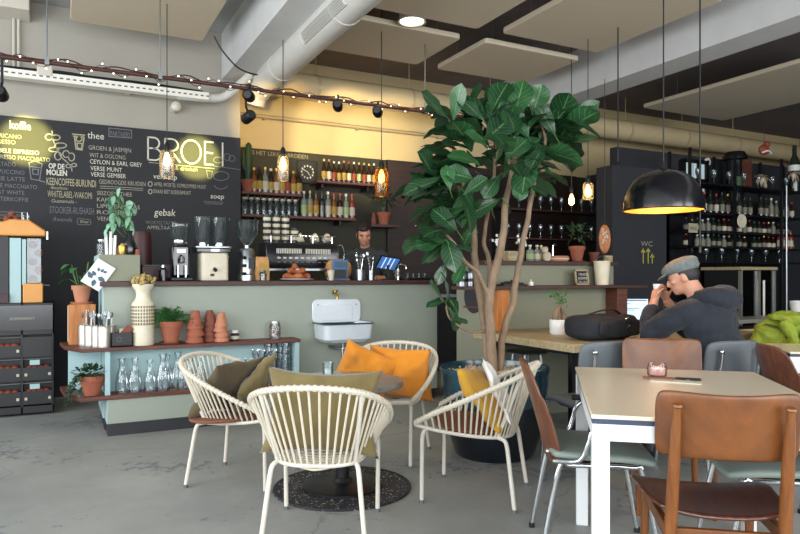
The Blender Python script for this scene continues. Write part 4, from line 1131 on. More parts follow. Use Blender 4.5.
o = S().prism(rrect(-.10, -.055, .10, .055, .008), 0, .003).obj('menu_board', 'label_white', loc=ontop(676, 381)); o.rotation_euler = (0, 0, rzc(*TA)-.25)
tag(o, 'cream menu card lying on the cream table', 'card')
o = S().prism([(-.07, -.012), (.05, -.018), (.07, 0), (.05, .016), (-.07, .012)], 0, .006).obj('leather_bookmark', 'brown_pad', loc=ontop(660, 379.5)+Vector((0, 0, .0035))); o.rotation_euler = (0, 0, rzc(*TA)-.1)
tag(o, 'tan leather strip lying on the menu card', 'bookmark')
t = T('reading_glasses', 'folded black glasses lying on the menu card', 'glasses', ontop(688, 381)+Vector((0, 0, .0035)), rzc(*TA)-.2)
for x in (-.028, .028): S().tube([(x+.022*math.cos(q*PI/8), .015*math.sin(q*PI/8), .004) for q in range(16)], .0025, 5, closed=True).obj('lens_frame', 'black_plastic', t)
for y in (.02, .026): S().tube([(-.05, y, .004), (.05, y+.004, .004)], .003, 5).obj('temple_arm', 'black_plastic', t)
# ---------------------------------------------------------------- teak chair
def teak_chair(label, loc, rz):
    t = T('wooden_chair', label, 'chair', loc, rz, 'teak dining chairs with curved backs')
    def seat(a, b_):
        x = (a-.5)*2; y = (b_-.5)*2
        w = .235-.02*(-y) * 1.0
        k = 1-.10*abs(y)**4
        xx = x*w*k; yy = y*.215*(1-.10*abs(x)**3)
        return Vector((xx, yy+.03, .474-.022*(1-x*x)*(1-.5*y*y)+.012*abs(x)**3 - (.02*max(0, y)**3)))
    S().grid(seat, 18, 18).obj('seat', 'teak_seat', t, solid=.016, sub=1, ang=60)
    def back(a, b_):
        x = (a-.5)*2; z = (b_-.5)*2
        ex = 1-.06*abs(z)**5
        zz = z*.104*(1-.10*abs(x)**6) + .762 - .012*(x*x) * (1 if z > 0 else -.6)*-1
        return Vector((x*.222*ex, -.232-.03*(z*.5+.5) + .052*x*x, zz))
    S().grid(back, 20, 10).obj('backrest', 'teak', t, solid=.013, sub=1, ang=60)
    for sx in (-1, 1):
        P = spline([(sx*.185, -.215, 0), (sx*.178, -.20, .25), (sx*.172, -.205, .45), (sx*.168, -.238, .66), (sx*.166, -.262, .80), (sx*.1655, -.268, .835)], 5)
        n = len(P); rr = [.0125+.008*math.sin(min(1, k/(n-1)*1.25)*PI)**.7 if k < n*.85 else .017*(1-.35*((k-n*.85)/(n*.15))**3) for k in range(n)]
        S().tube(P, rr, 12).obj('leg', 'teak_up', t)
        S().tube(spline([(sx*.19, .19, 0), (sx*.188, .185, .25), (sx*.185, .175, .435)], 4), [.0115+.0009*k for k in range(9)], 12).obj('leg', 'teak_up', t)
        S().box(min(sx*.168, sx*.192), -.195, .395, max(sx*.168, sx*.192), .19, .438).obj('side_rail', 'teak', t, bev=.004)
    for y in (-.2, .165): S().box(-.172, y, .395, .172, y+.022, .43).obj('cross_rail', 'teak', t, bev=.004)
    return t
f = TA
wc = teak_chair('brown teak chair seen from behind at the near end of the cream table', CP(1.032, 2.20), rzc(.19, .98)); wc.scale = (.94, .975, .975)
dup(wc, CP(1.40, 3.44), rzc(-.2, -.98), 'brown teak chair facing the viewer across the cream table')
# ---------------------------------------------------------------- plywood armchair
def arm_chair(label, loc, rz):
    t = T('plywood_armchair', label, 'chair', loc, rz, 'plywood armchairs with chrome frames')
    def back(a, b_):
        x = (a-.5)*2; z = b_
        w = .215*(1-.10*(2*z-1)**2)*(1-.08*z)
        c = 1-.18*abs(x)**5*(1 if z > .75 else .4)
        yy = -.195-.10*z-.02*z*z + .055*x*x
        return Vector((x*w, yy, .40+.43*(z*c if z > .5 else z)))
    S().grid(back, 16, 14).obj('backrest', 'ply', t, solid=.011, sub=1, ang=60)
    def seat(a, b_):
        x = (a-.5)*2; y = (b_-.5)*2
        return Vector((x*.222*(1-.06*abs(y)**4), y*.215*(1-.06*abs(x)**4)+.015, .452+.014*(1-x*x)*(1-y*y)-.02*max(0, y)**3+.012*max(0, -y)))
    S().grid(seat, 14, 14).obj('seat', 'grey_green', t, solid=.03, sub=1, ang=60)
    S().prism(rrect(-.21, -.19, .21, .21, .05), .428, .436).obj('seat_board', 'ply', t)
    for sx in (-1, 1):
        S().tube(spline([(sx*.228, -.245, .012), (sx*.215, -.17, .40), (sx*.213, -.13, .425)], 6), .0105, 10).obj('leg', 'chrome', t)
        S().tube(spline([(sx*.228, .235, .012), (sx*.215, .165, .39), (sx*.213, .12, .424), (sx*.213, -.13, .425)], 6), .0105, 10).obj('leg', 'chrome', t)
        S().tube(spline([(sx*.215, -.19, .44), (sx*.235, -.09, .45), (sx*.245, -.055, .52), (sx*.245, -.04, .57), (sx*.245, .0, .602), (sx*.245, .10, .608)], 6), .010, 10).obj('arm_tube', 'chrome', t)
        S().prism(rrect(-.02, -.13, .02, .11, .018), 0, .024, Matrix.Translation((sx*.245, .07, .608))).obj('armrest', 'black_plastic', t, bev=.006)
        for y in (-.246, .236): S().cyl((sx*.2285, y, 0), (sx*.2285, y, .022), .014, seg=10).obj('foot_cap', 'black_plastic', t)
    S().tube([(-.213, .0, .424), (.213, .0, .424)], .009, 8).obj('cross_tube', 'chrome', t)
    for x in (-.1, .1): S().sph((x, -.20, .45), (.012, .012, .012), 8, 5).obj('bolt', 'chrome', t)
    return t
ac_ = arm_chair('plywood armchair with grey-green seat at the window side of the cream table', CP(.842, 2.885), rzc(.985, -.13))
dup(ac_, CP(2.27, 3.55), rzc(.985, -.02), 'plywood armchair with its dark back to the cream table, before the yellow-green jacket')
dup(ac_, CP(1.50, 2.66), rzc(-.977, .21), 'plywood armchair tucked under the far long side of the cream table')
# ---------------------------------------------------------------- grey padded chairs
def grey_chair(label, loc, rz):
    t = T('padded_chair', label, 'chair', loc, rz, 'grey padded chairs with chrome frames')
    def back(a, b_):
        x = (a-.5)*2; z = (b_-.5)*2
        return Vector((x*.195*(1-.08*abs(z)**4), -.215-.03*(z*.5+.5)+.045*x*x, .70+z*.125*(1-.16*abs(x)**5)))
    S().grid(back, 14, 10).obj('backrest', 'grey_seat', t, solid=.022, sub=1, ang=60)
    def seat(a, b_):
        x = (a-.5)*2; y = (b_-.5)*2
        return Vector((x*.21*(1-.08*abs(y)**4), y*.205*(1-.08*abs(x)**4), .455-.02*max(0, y)**3))
    S().grid(seat, 12, 12).obj('seat', 'grey_seat', t, solid=.035, sub=1, ang=60)
    for sx in (-1, 1):
        S().tube(spline([(sx*.2, -.24, 0), (sx*.185, -.19, .40), (sx*.15, -.215, .52), (sx*.135, -.248, .66), (sx*.13, -.262, .78)], 6), .0095, 10).obj('leg', 'chrome', t)
        S().tube(spline([(sx*.2, .22, 0), (sx*.185, .16, .42), (sx*.183, .0, .432), (sx*.183, -.17, .432)], 5), .0095, 10).obj('leg', 'chrome', t)
        S().sph((sx*.132, -.262, .765), (.016, .012, .016), 12, 8).obj('bolt', 'chrome', t)
    return t
N_ = (-ST, CT)
gc = grey_chair('grey padded chair pushed to the long wooden table, next to the black bag', CP(1.14, 3.98), rzc(-.30, .95))
dup(gc, CP(1.87, 4.02), rzc(-.3, .95), 'grey padded chair under the man in the cap')
dup(gc, CP(2.83, 4.62), rzc(-.2, -.97), 'grey padded chair beneath the yellow-green jacket')
# ---------------------------------------------------------------- long wooden table
t = T('long_table', 'long communal table with thick pale wooden top', 'table', (0, 0, 0))
S().box(2.95, 3.27, .695, 4.95, 4.44, .75).obj('table_top', 'pale_wood', t, bev=.004)
for u in (3.05, 4.75):
    for v in (3.42, 4.3):
        S().box(u, v-.02, 0, u+.05, v+.02, .695).obj('leg', 'black_metal', t)
    S().box(u, 3.42, .66, u+.05, 4.3, .695).obj('crossbar', 'black_metal', t)
# stools half hidden under the communal table
t = T('bar_stool', 'grey metal stool standing behind the long wooden table', 'stool', CP(.98, 5.1))
S().lathe([(0, .60), (.16, .60), (.165, .612), (.15, .622), (0, .615)], 24).obj('seat', 'steel', t)
for a in range(4): S().tube([(.1*math.cos(a*PI/2+.8), .1*math.sin(a*PI/2+.8), .6), (.18*math.cos(a*PI/2+.8), .18*math.sin(a*PI/2+.8), 0)], .012, 8).obj('leg', 'steel', t)
S().tube([(.15*math.cos(q*PI/8), .15*math.sin(q*PI/8), .25) for q in range(16)], .008, 6, closed=True).obj('foot_ring', 'steel', t)
# bonsai in white pot
t = T('bonsai_plant', 'small fat-stemmed bonsai in a round white pot', 'potted plant', onz(560, 334, .75))
S().lathe([(0, 0), (.07, 0), (.078, .01), (.08, .105), (.075, .112), (.07, .105), (.068, .09), (0, .09)], 28).obj('pot', 'ceramic_white', t)
S().lathe([(0, .09), (.068, .093), (0, .096)], 18).obj('soil', 'soil', t)
s = S().tube(spline([(-.03, 0, .09), (-.045, 0, .14), (-.02, 0, .19), (.0, 0, .22)], 5), [.022, .026, .027, .028, .028, .026, .024, .022, .02, .018, .016, .015, .013, .012, .011, .01], 10)
s.tube(spline([(.035, 0, .09), (.042, .01, .14), (.02, 0, .19), (.0, 0, .23)], 5), [.02, .022, .024, .025, .024, .022, .02, .019, .018, .016, .015, .014, .012, .011, .01, .009], 10)
s.obj('trunk', 'trunk', t)
R.seed(120); s = S(); st = S()
for i in range(16):
    a = R.uniform(0, 6.3); q = Vector((.09*math.cos(a)*R.random(), .08*math.sin(a)*R.random(), R.uniform(.26, .37)))
    st.tube(spline([(0, 0, .21), (q.x*.4, q.y*.4, .26), q], 3), .002, 4)
    for _ in range(3): leafmesh(s, q+Vector((0, 0, R.uniform(-.06, 0))), (R.uniform(-1, 1), R.uniform(-1, 1), R.uniform(0, .8)), R.uniform(.03, .05), .018, n=3)
st.obj('stem', 'stem_green', t); s.obj('foliage', 'fern_green', t, fix=False)
# laptop
t = T('laptop', 'open grey laptop with a lit document on its screen', 'laptop', onz(632, 322.5, .752), rzc(-.10, -.995)+PI)
S().prism(rrect(-.16, -.24, .16, -.01, .012), 0, .014).obj('base', 'steel', t, bev=.003)
M_ = Matrix.Translation((0, 0, .014)) @ Matrix.Rotation(-.12, 4, 'X') @ UP
sc_ = S().prism(rrect(-.16, 0, .16, .215, .012), -.004, .003, M_).obj('lid', 'black_plastic', t)
S().prism(rrect(-.15, .012, .15, .207, .004), .003, .0045, M_).obj('screen', 'screen_glow', t)
for k, (a, b_, w_) in enumerate(((-.13, .16, .12), (-.13, .15, .08), (-.13, .115, .2), (-.13, .10, .16), (-.13, .06, .1))):
    S().prism([(a, b_), (a+w_, b_), (a+w_, b_+.005), (a, b_+.005)], .0045, .005, M_).obj('text_line', 'table_navy', t)
S().prism(rrect(-.14, .19, .14, .2, .002), .0045, .005, M_).obj('toolbar', 'grey_seat', t)
# black bag on the table
bp_ = CP(1.42, 4.66, .752)
t = T('shoulder_bag', 'black padded laptop bag lying on the long wooden table', 'bag', bp_, rzc(-.55, .83))
def bagf(sx_, sy_, sz, seed, c=(0, 0, 0), e=.45):
    s = S(); rs = []
    n = 28; m_ = 14
    for i in range(m_+1):
        a = -PI/2+PI*i/m_; ca, sa = max(math.cos(a), .0)**e, math.copysign(abs(math.sin(a))**e, math.sin(a))
        rs.append([Vector((c[0]+sx_*ca*math.copysign(abs(math.cos(q))**e, math.cos(q)), c[1]+sy_*ca*math.copysign(abs(math.sin(q))**e, math.sin(q)), c[2]+sz*sa)) for q in [2*PI*j/n for j in range(n)]])
    v = s.rings(rs)
    for q in v:
        d = noise.noise(q.co*7+Vector((seed, 0, 0)))*.014; q.co += Vector((d, d, d*.8))
    return s
bagf(.27, .15, .085, 1, (0, 0, .088)).obj('body', 'bag_black', t)
bagf(.22, .02, .06, 2, (.02, -.155, .085)).obj('front_pocket', 'bag_black', t)
S().tube(spline([(-.2, -.02, .165), (-.08, -.06, .20), (.06, -.05, .205), (.2, -.0, .17)], 6), .013, 8, sq=.5).obj('strap', 'bag_black', t)
S().tube(spline([(.12, -.1, .17), (.2, -.15, .13), (.27, -.1, .06), (.33, -.02, .02)], 6), .013, 8, sq=.5).obj('strap', 'bag_black', t)
s = S().tube([(.06+.022*math.cos(q*PI/6), -.182, .125+.03*math.sin(q*PI/6)) for q in range(12)], .006, 6, closed=True); s.tube([(.06, -.182, .10), (.03, -.184, .06)], .006, 6)
part(s.obj('buckle', 'chrome', t), 'chrome strap buckle')
s = S().tube([(.262+.018*math.cos(q*PI/6), -.155, .07+.03*math.sin(q*PI/6)) for q in range(12)], .006, 6, closed=True)
part(s.obj('buckle', 'chrome', t), 'chrome strap buckle')
S().cbox((-.13, -.176, .09), (.05, .003, .03)).obj('badge', 'steel', t)
# ================================================================ PEOPLE
def blob(name, m, parent, s, voxel=.012, it=4, loc=None, wrinkle=0, size=.12):
    o = s.obj(name, m, parent, ang=180)
    q = o.modifiers.new('r', 'REMESH'); q.mode = 'VOXEL'; q.voxel_size = voxel; q.use_smooth_shade = True
    q = o.modifiers.new('s', 'SMOOTH'); q.iterations = it; q.factor = .5
    if wrinkle:
        tx = bpy.data.textures.new('folds', 'CLOUDS'); tx.noise_scale = size; tx.noise_depth = 3
        q = o.modifiers.new('d', 'DISPLACE'); q.texture = tx; q.strength = wrinkle; q.mid_level = .5; q.texture_coords = 'LOCAL'
    return o
def head(s, c, M, k=1.0):
    """skull, jaw, nose, brow, ears; looks along the +y of M"""
    c = Vector(c); P = lambda x, y, z: c + M @ (Vector((x, y, z))*k)
    M4 = M.to_4x4()
    s.sph(c, (.074*k, .092*k, .100*k), 22, 14, M4)
    s.sph(P(0, .030, -.045), (.056*k, .062*k, .070*k), 18, 10, M4)
    s.sph(P(0, .058, -.088), (.030*k, .030*k, .026*k), 12, 8, M4)          # chin
    s.tube([P(0, .085, .005), P(0, .103, -.022), P(0, .107, -.035), P(0, .086, -.045)], [.008*k, .011*k, .014*k, .010*k], 8)
    s.sph(P(0, .082, .022), (.045*k, .014*k, .012*k), 12, 6, M4)           # brow
    s.sph(P(0, .082, -.064), (.022*k, .012*k, .007*k), 10, 6, M4); s.sph(P(0, .081, -.074), (.019*k, .011*k, .007*k), 10, 6, M4)   # lips
    for sx in (-1, 1):
        s.sph(P(sx*.048, .066, -.022), (.02*k, .018*k, .018*k), 10, 6, M4)   # cheekbones
        s.sph(P(sx*.076, -.005, -.015), (.010*k, .020*k, .032*k), 10, 8, M4)  # ear
def hand(s, w, d, up, k=1.0, curl=.6, thumb=1):
    """w wrist, d pointing direction, up: back of the hand; four unequal curled fingers and a side thumb"""
    w = Vector(w); d = Vector(d).normalized(); up = Vector(up); up = (up-d*up.dot(d)).normalized(); x = d.cross(up)
    s.tube([w-d*.02*k, w+d*.03*k, w+d*.085*k], [.026*k, .034*k, .036*k], 10, sq=.55)
    for j, L in enumerate((.072, .082, .076, .058)):
        b = w + d*.085*k + x*((j-1.5)*.019*k)
        a1 = curl*.7; a2 = curl*1.5; a3 = curl*2.1
        p1 = b + (d*math.cos(a1)-up*math.sin(a1))*L*.42*k; p2 = p1 + (d*math.cos(a2)-up*math.sin(a2))*L*.33*k; p3 = p2 + (d*math.cos(a3)-up*math.sin(a3))*L*.25*k
        s.tube([b-d*.02*k, p1, p2, p3], [.0095*k, .009*k, .008*k, .0065*k], 8)
    b = w + d*.03*k - x*thumb*.03*k
    p1 = b + (d*.6-x*thumb*.6-up*.35).normalized()*.04*k; p2 = p1 + (d*.8-x*thumb*.1-up*.6).normalized()*.035*k
    s.tube([w+d*.015*k, b, p1, p2], [.014*k, .0125*k, .010*k, .008*k], 8)
def eyes(t, P):
    for sx in (-1, 1):
        S().sph(P(sx*.032, .080, .000), (.012, .010, .008), 10, 6).obj('eye', 'label_dim', t)
        S().sph(P(sx*.032, .088, .000), (.006, .005, .006), 8, 5).obj('iris', 'hair_dark', t)
        S().tube([P(sx*.014, .094, .018), P(sx*.034, .093, .024), P(sx*.054, .080, .018)], .0045, 6).obj('eyebrow', 'hair_dark', t)
# the guest in the cap -------------------------------------------------------
rzm = rzc(-.62, .78)
t = T('person', 'person in a dark hooded jacket and grey flat cap hunched over the long table', 'person', CP(1.99, 4.16), rzm)
HM = Matrix.Rotation(.45, 3, 'Z') @ Matrix.Rotation(-.32, 3, 'X')
HC = Vector((-.03, .20, 1.195))
s = S()
s.tube(spline([(0, .06, .96), (-.005, .12, 1.07), HC+Vector((.01, -.03, -.04))], 5), .058, 14)
head(s, HC, HM)
s.sph((0, -.03, .56), (.17, .14, .13), 16, 10); s.sph((0, .01, .72), (.155, .12, .17), 16, 10); s.sph((0, .05, .90), (.17, .115, .16), 16, 10)
EL, ER = Vector((-.25, .33, .80)), Vector((.27, .33, .80)); WL, WR = Vector((-.10, .36, 1.03)), Vector((.07, .37, 1.03))
for sx, E, Wv in ((-1, EL, WL), (1, ER, WR)):
    s.tube([(sx*.16, .07, .97), (sx*.2, .12, .95), E], [.06, .058, .045], 12); s.tube([E, E.lerp(Wv, .4), Wv], [.045, .042, .028], 12)
    s.tube([(sx*.09, 0, .54), (sx*.13, .25, .53), (sx*.13, .40, .50)], [.088, .078, .06], 12); s.tube([(sx*.13, .40, .50), (sx*.13, .42, .28), (sx*.13, .38, .09)], [.06, .056, .04], 12)
    s.tube([(sx*.13, .34, .06), (sx*.135, .45, .045), (sx*.14, .54, .035)], [.04, .042, .032], 10)
hand(s, WL, (.45, .05, .75), (-.5, .8, .3), .95, .75, -1)
hand(s, WR, (-.55, .05, .7), (.5, .8, .3), .95, .75, 1)
blob('body', 'skin', t, s, .0075, 3)
s = S()
s.sph((0, -.03, .57), (.20, .165, .12), 18, 10); s.sph((0, .0, .72), (.205, .16, .20), 18, 12); s.sph((0, .035, .90), (.225, .15, .175), 18, 12); s.sph((0, .06, .99), (.195, .12, .09), 18, 10)
for sx, E, Wv in ((-1, EL, WL), (1, ER, WR)):
    s.tube(spline([(sx*.13, .05, .985), (sx*.205, .10, .96), (sx*.245, .21, .885), E+Vector((0, 0, 0))], 5), [.082]*6+[.08]*4+[.075]*4+[.07]*2, 14)
    s.tube(spline([E+Vector((0, -.03, 0)), E.lerp(Wv, .45)+Vector((0, .01, 0)), E.lerp(Wv, .86)], 5), [.068, .068, .066, .064, .062, .06, .058, .054, .05, .047, .044], 14)
jk = blob('jacket', 'jacket_navy', t, s, .010, 4, wrinkle=.035, size=.11)
s = S(); s.sph((.02, -.035, 1.05), (.155, .10, .085), 18, 12); s.tube(spline([(-.115, .07, 1.055), (-.10, -.02, 1.08), (.02, -.07, 1.085), (.12, -.02, 1.075), (.115, .07, 1.05)], 6), .045, 12)
blob('hood', 'jacket_navy', t, s, .010, 3, wrinkle=.025, size=.08)
s = S().tube(spline([(-.065, .12, 1.055), (-.05, .06, 1.085), (.0, .045, 1.095), (.06, .06, 1.085), (.06, .12, 1.06)], 5), .016, 8)
blob('collar', 'paper', t, s, .006, 2)
s = S()
s.sph((0, -.03, .53), (.19, .155, .105), 16, 10)
for sx in (-1, 1):
    s.tube([(sx*.09, 0, .54), (sx*.13, .25, .535), (sx*.13, .40, .505)], [.1, .09, .075], 12); s.tube([(sx*.13, .40, .51), (sx*.13, .42, .28), (sx*.13, .385, .10)], [.074, .07, .058], 12)
blob('trousers', 'trousers', t, s, .012, 3)
for sx in (-1, 1):
    s = S().tube([(sx*.13, .33, .05), (sx*.135, .45, .045), (sx*.14, .56, .038)], [.05, .05, .038], 12); s.tube([(sx*.13, .37, .05), (sx*.13, .37, .12)], .05, 12)
    blob('shoe', 'black_plastic', t, s, .01, 2)
P = lambda x, y, z: HC + HM @ Vector((x, y, z))
s = S(); s.sph(P(0, -.018, .012), (.080, .088, .092), 20, 12, HM.to_4x4())
hr_ = blob('hair', 'hair_dark', t, s, .008, 2)
s = S(); s.sph(P(0, .0, .066), (.098, .122, .052), 24, 12, (HM @ Matrix.Rotation(-.12, 3, 'X')).to_4x4()); s.sph(P(0, -.02, .05), (.089, .102, .05), 22, 10, HM.to_4x4())
eyes(t, P)
blob('flat_cap', 'cap_grey', t, s, .007, 3)
s = S(); s.sph(P(0, .105, .035), (.075, .055, .010), 20, 8, (HM @ Matrix.Rotation(-.35, 3, 'X')).to_4x4())
s.obj('cap_brim', 'cap_grey', t)
t_ = Matrix.Rotation(rzm, 3, 'Z')
cp = CP(1.99, 4.16) + t_ @ Vector((-.03, .375, 1.085))
t = T('espresso_cup', 'small white cup held in both hands of the person in the cap', 'cup', cp)
S().lathe([(0, 0), (.02, 0), (.03, .03), (.033, .055), (.03, .055), (.026, .03), (0, .01)], 18).obj('body', 'ceramic_white', t)
# yellow-green jacket over the chair
t = T('hooded_jacket', 'yellow-green jacket with dark piping draped over a chair', 'jacket', CP(2.83, 4.62), rzc(-.2, -.97))
s = S()
s.sph((0, -.235, .80), (.25, .085, .10), 18, 12); s.sph((-.12, -.21, .72), (.13, .10, .14), 16, 10); s.sph((.13, -.22, .70), (.14, .10, .16), 16, 10); s.sph((.02, -.30, .72), (.2, .06, .15), 16, 10)
s.tube(spline([(.2, -.2, .78), (.26, -.18, .66), (.25, -.1, .56)], 5), [.06]*6+[.05]*5, 12); s.tube(spline([(-.2, -.22, .78), (-.25, -.25, .66), (-.24, -.26, .55)], 5), [.06]*6+[.05]*5, 12)
s.tube(spline([(-.20, -.13, .86), (-.1, -.11, .78), (-.08, -.1, .62)], 5), .05, 10); s.tube(spline([(.1, -.12, .86), (.04, -.09, .74), (.1, -.08, .6)], 5), .045, 10)
s.sph((.02, -.2, .89), (.16, .1, .05), 14, 8)
blob('shell', 'hivis', t, s, .009, 2, wrinkle=.06, size=.09)
S().tube(spline([(-.2, -.17, .86), (-.12, -.14, .84), (-.03, -.125, .78), (.0, -.12, .66), (.02, -.11, .56)], 6), .008, 6).obj('piping', 'reflective', t)
S().tube(spline([(.2, -.16, .84), (.12, -.14, .82), (.07, -.12, .74), (.06, -.11, .6)], 6), .008, 6).obj('piping', 'reflective', t)
# the barista ---------------------------------------------------------------
rzb = rzc(-.10, -.99)
bp2 = CP(-.39, 7.44)
t = T('person', 'person with short dark hair in a dark shirt working behind the bar', 'person', bp2, rzb)
HM = Matrix.Rotation(.25, 3, 'Z') @ Matrix.Rotation(-.42, 3, 'X'); HC = Vector((0, .10, 1.655))
s = S()
s.tube(spline([(0, .0, 1.45), (0, .03, 1.54), HC+Vector((0, -.02, -.04))], 5), .055, 14)
head(s, HC, HM, 1.03)
s.sph((0, 0, 1.0), (.16, .115, .15), 16, 10); s.sph((0, 0, 1.2), (.155, .11, .18), 16, 10); s.sph((0, 0, 1.38), (.175, .105, .14), 16, 10)
EL, ER = Vector((-.29, .08, 1.14)), Vector((.29, .08, 1.14)); WL, WR = Vector((-.17, .33, 1.17)), Vector((.16, .33, 1.17))
for sx, E, Wv in ((-1, EL, WL), (1, ER, WR)):
    s.tube([(sx*.16, .0, 1.43), (sx*.2, .0, 1.41), E], [.056, .055, .042], 12); s.tube([E, E.lerp(Wv, .4), Wv], [.042, .04, .027], 12)
    s.tube([(sx*.085, 0, .95), (sx*.1, .02, .5), (sx*.11, 0, .09)], [.085, .06, .04], 12); s.tube([(sx*.11, -.04, .05), (sx*.115, .08, .04), (sx*.12, .16, .03)], [.04, .04, .03], 10)
    hand(s, Wv, (-sx*.25, .9, -.1), (0, .1, 1), .95, .6, -sx)
blob('body', 'skin', t, s, .0085, 3)
s = S()
s.sph((0, 0, 1.0), (.19, .14, .16), 18, 10); s.sph((0, 0, 1.2), (.19, .14, .2), 18, 12); s.sph((0, -.005, 1.38), (.205, .13, .15), 18, 12); s.tube([(0, .0, 1.44), (0, .02, 1.51)], [.085, .066], 14)
for sx, E, Wv in ((-1, EL, WL), (1, ER, WR)):
    s.tube([(sx*.14, .0, 1.44), (sx*.205, .0, 1.41), E], [.075, .072, .06], 12); s.tube([E, E.lerp(Wv, .5)], [.058, .052], 12)
blob('shirt', 'shirt_dark', t, s, .011, 4, wrinkle=.02)
s = S(); s.sph((0, 0, .93), (.175, .13, .12), 16, 10)
for sx in (-1, 1): s.tube([(sx*.085, 0, .92), (sx*.1, .02, .5), (sx*.11, 0, .08)], [.1, .078, .06], 12)
blob('trousers', 'trousers', t, s, .014, 3)
for sx in (-1, 1): S().tube([(sx*.11, -.06, .045), (sx*.115, .08, .045), (sx*.12, .19, .035)], [.05, .048, .036], 12).obj('shoe', 'black_plastic', t)
P = lambda x, y, z: HC + HM @ Vector((x, y, z))
eyes(t, P)
s = S(); s.sph(P(0, -.026, .020), (.084, .094, .104), 20, 12, HM.to_4x4()); s.sph(P(0.01, .048, .080), (.058, .045, .034), 14, 8, HM.to_4x4())
for sx in (-1, 1): s.sph(P(sx*.07, .02, .0), (.014, .026, .045), 10, 6, HM.to_4x4())
blob('hair', 'hair_dark', t, s, .008, 2)
# ================================================================ BOTTLES
def bottle(label, p, h, r, kind, glass_, lab, cap, group, rz=0):
    t = T('glass_bottle', label, 'bottle', p, rz, group)
    n = r*.36
    if kind == 'beer': pr = [(0, 0), (r*.95, 0), (r, .008), (r, h*.52), (r*.85, h*.62), (n, h*.76), (n*.95, h*.96), (0, h*.965)]
    elif kind == 'spirit': pr = [(0, 0), (r*.95, 0), (r, .008), (r, h*.60), (r*.9, h*.67), (n, h*.74), (n, h*.93), (0, h*.935)]
    else: pr = [(0, 0), (r*.95, 0), (r, .008), (r, h*.56), (r*.8, h*.66), (n, h*.75), (n*.95, h*.93), (0, h*.935)]
    S().lathe([(a, b) for a, b in pr], 14).obj('body', glass_, t)
    S().lathe([(r*1.012, h*.14), (r*1.012, h*.46)], 14, cap=(False, False)).obj('label_band', lab, t)
    S().lathe([(0, h*.90), (n*1.2, h*.90), (n*1.2, h), (0, h)], 10).obj('cap', cap, t)
    return t
BL = {}
def place_bottles(row, px0, px1, n, v, z, kinds, where, group, hs, seed):
    R.seed(seed)
    for i in range(n):
        px = px0 + (px1-px0)*(i/(max(1, n-1)))
        p = onv(px, 200, v); p = Vector((p.x, v, z))
        k = kinds[i % len(kinds)]
        lb = f'{ORD[i]} bottle along the {where}'
        if k not in BL:
            kind, g, l, c, r = k
            BL[k] = bottle(lb, p, .29, r, kind, g, l, c, group)
            BL[k].scale = (1, 1, hs*R.uniform(.96, 1.04)/.29)
        else: dup(BL[k], p, R.uniform(0, 6), lb, group, scale=(1, 1, hs*R.uniform(.94, 1.06)/.29))
K_BEER = [('beer', 'bottle_brown', l, c, .030) for l, c in (('label_yellow', 'cap_gold'), ('label_white', 'cap_gold'), ('label_red', 'cap_white'), ('label_yellow', 'cap_white'), ('label_yellow', 'cap_gold'), ('label_white', 'cap_red'), ('label_red', 'cap_white'), ('label_green', 'cap_gold'), ('label_red', 'cap_gold'), ('label_white', 'cap_gold'), ('label_yellow', 'cap_white'))]
K_SPIRIT = [('spirit', g, l, c, .038) for g, l, c in (('bottle_clear', 'label_green', 'cap_white'), ('bottle_clear', 'label_yellow', 'cap_gold'), ('bottle_amber', 'label_yellow', 'cap_black'), ('bottle_green', 'bottle_green', 'cap_black'), ('bottle_clear', 'label_white', 'cap_white'), ('bottle_amber', 'label_yellow', 'cap_red'), ('bottle_brown', 'label_white', 'cap_red'), ('bottle_clear', 'label_green', 'cap_white'), ('bottle_red', 'label_white', 'cap_red'))]
K_SOFT = [('wine', g, l, c, .040) for g, l, c in (('bottle_amber', 'label_yellow', 'cap_gold'), ('bottle_brown', 'label_yellow', 'cap_black'), ('bottle_clear', 'label_white', 'cap_gold'), ('bottle_brown', 'label_yellow', 'cap_white'), ('bottle_amber', 'label_white', 'cap_gold'), ('bottle_red', 'label_yellow', 'cap_black'), ('bottle_brown', 'label_red', 'cap_red'))]
# ---------------------------------------------------------------- back wall shelves
def wall_shelf(label, x0, x1, ytop, v0=7.46, th=.03):
    a, b_ = onv(x0, ytop, v0), onv(x1, ytop, v0); z = onv((x0+x1)/2, ytop, v0).z
    t = T('wall_shelf', label, 'shelf', ((a.x+b_.x)/2, VF-.002, z-th)); w = (b_.x-a.x)/2
    S().box(-w, v0-VF, 0, w, 0, th).obj('board', 'red_wood', t, bev=.003)
    for x in (-w*.75, w*.75): S().box(x-.012, (v0-VF)*.7, -.05, x+.012, 0, 0).obj('bracket', 'black_metal', t)
    return z
zs1 = wall_shelf('upper red wooden shelf with wine bottles under the yellow wall', 242, 302, 192.5)
zs2 = wall_shelf('long lower red wooden shelf with jugs and spirits', 242, 356, 216)
zs3 = wall_shelf('red wooden shelf of beer bottles beside the clock', 317, 378, 182)
place_bottles(0, 254, 299, 9, 7.58, zs1, K_SOFT, 'upper red shelf over the jugs', 'bottles on the upper red shelf', .30, 1)
place_bottles(0, 324, 374, 11, 7.58, zs3, K_BEER, 'beer shelf beside the clock', 'beer bottles beside the clock', .27, 2)
place_bottles(0, 304, 352, 9, 7.58, zs2, K_SPIRIT, 'lower red shelf after the jugs', 'spirits on the lower red shelf', .32, 3)
j0 = None
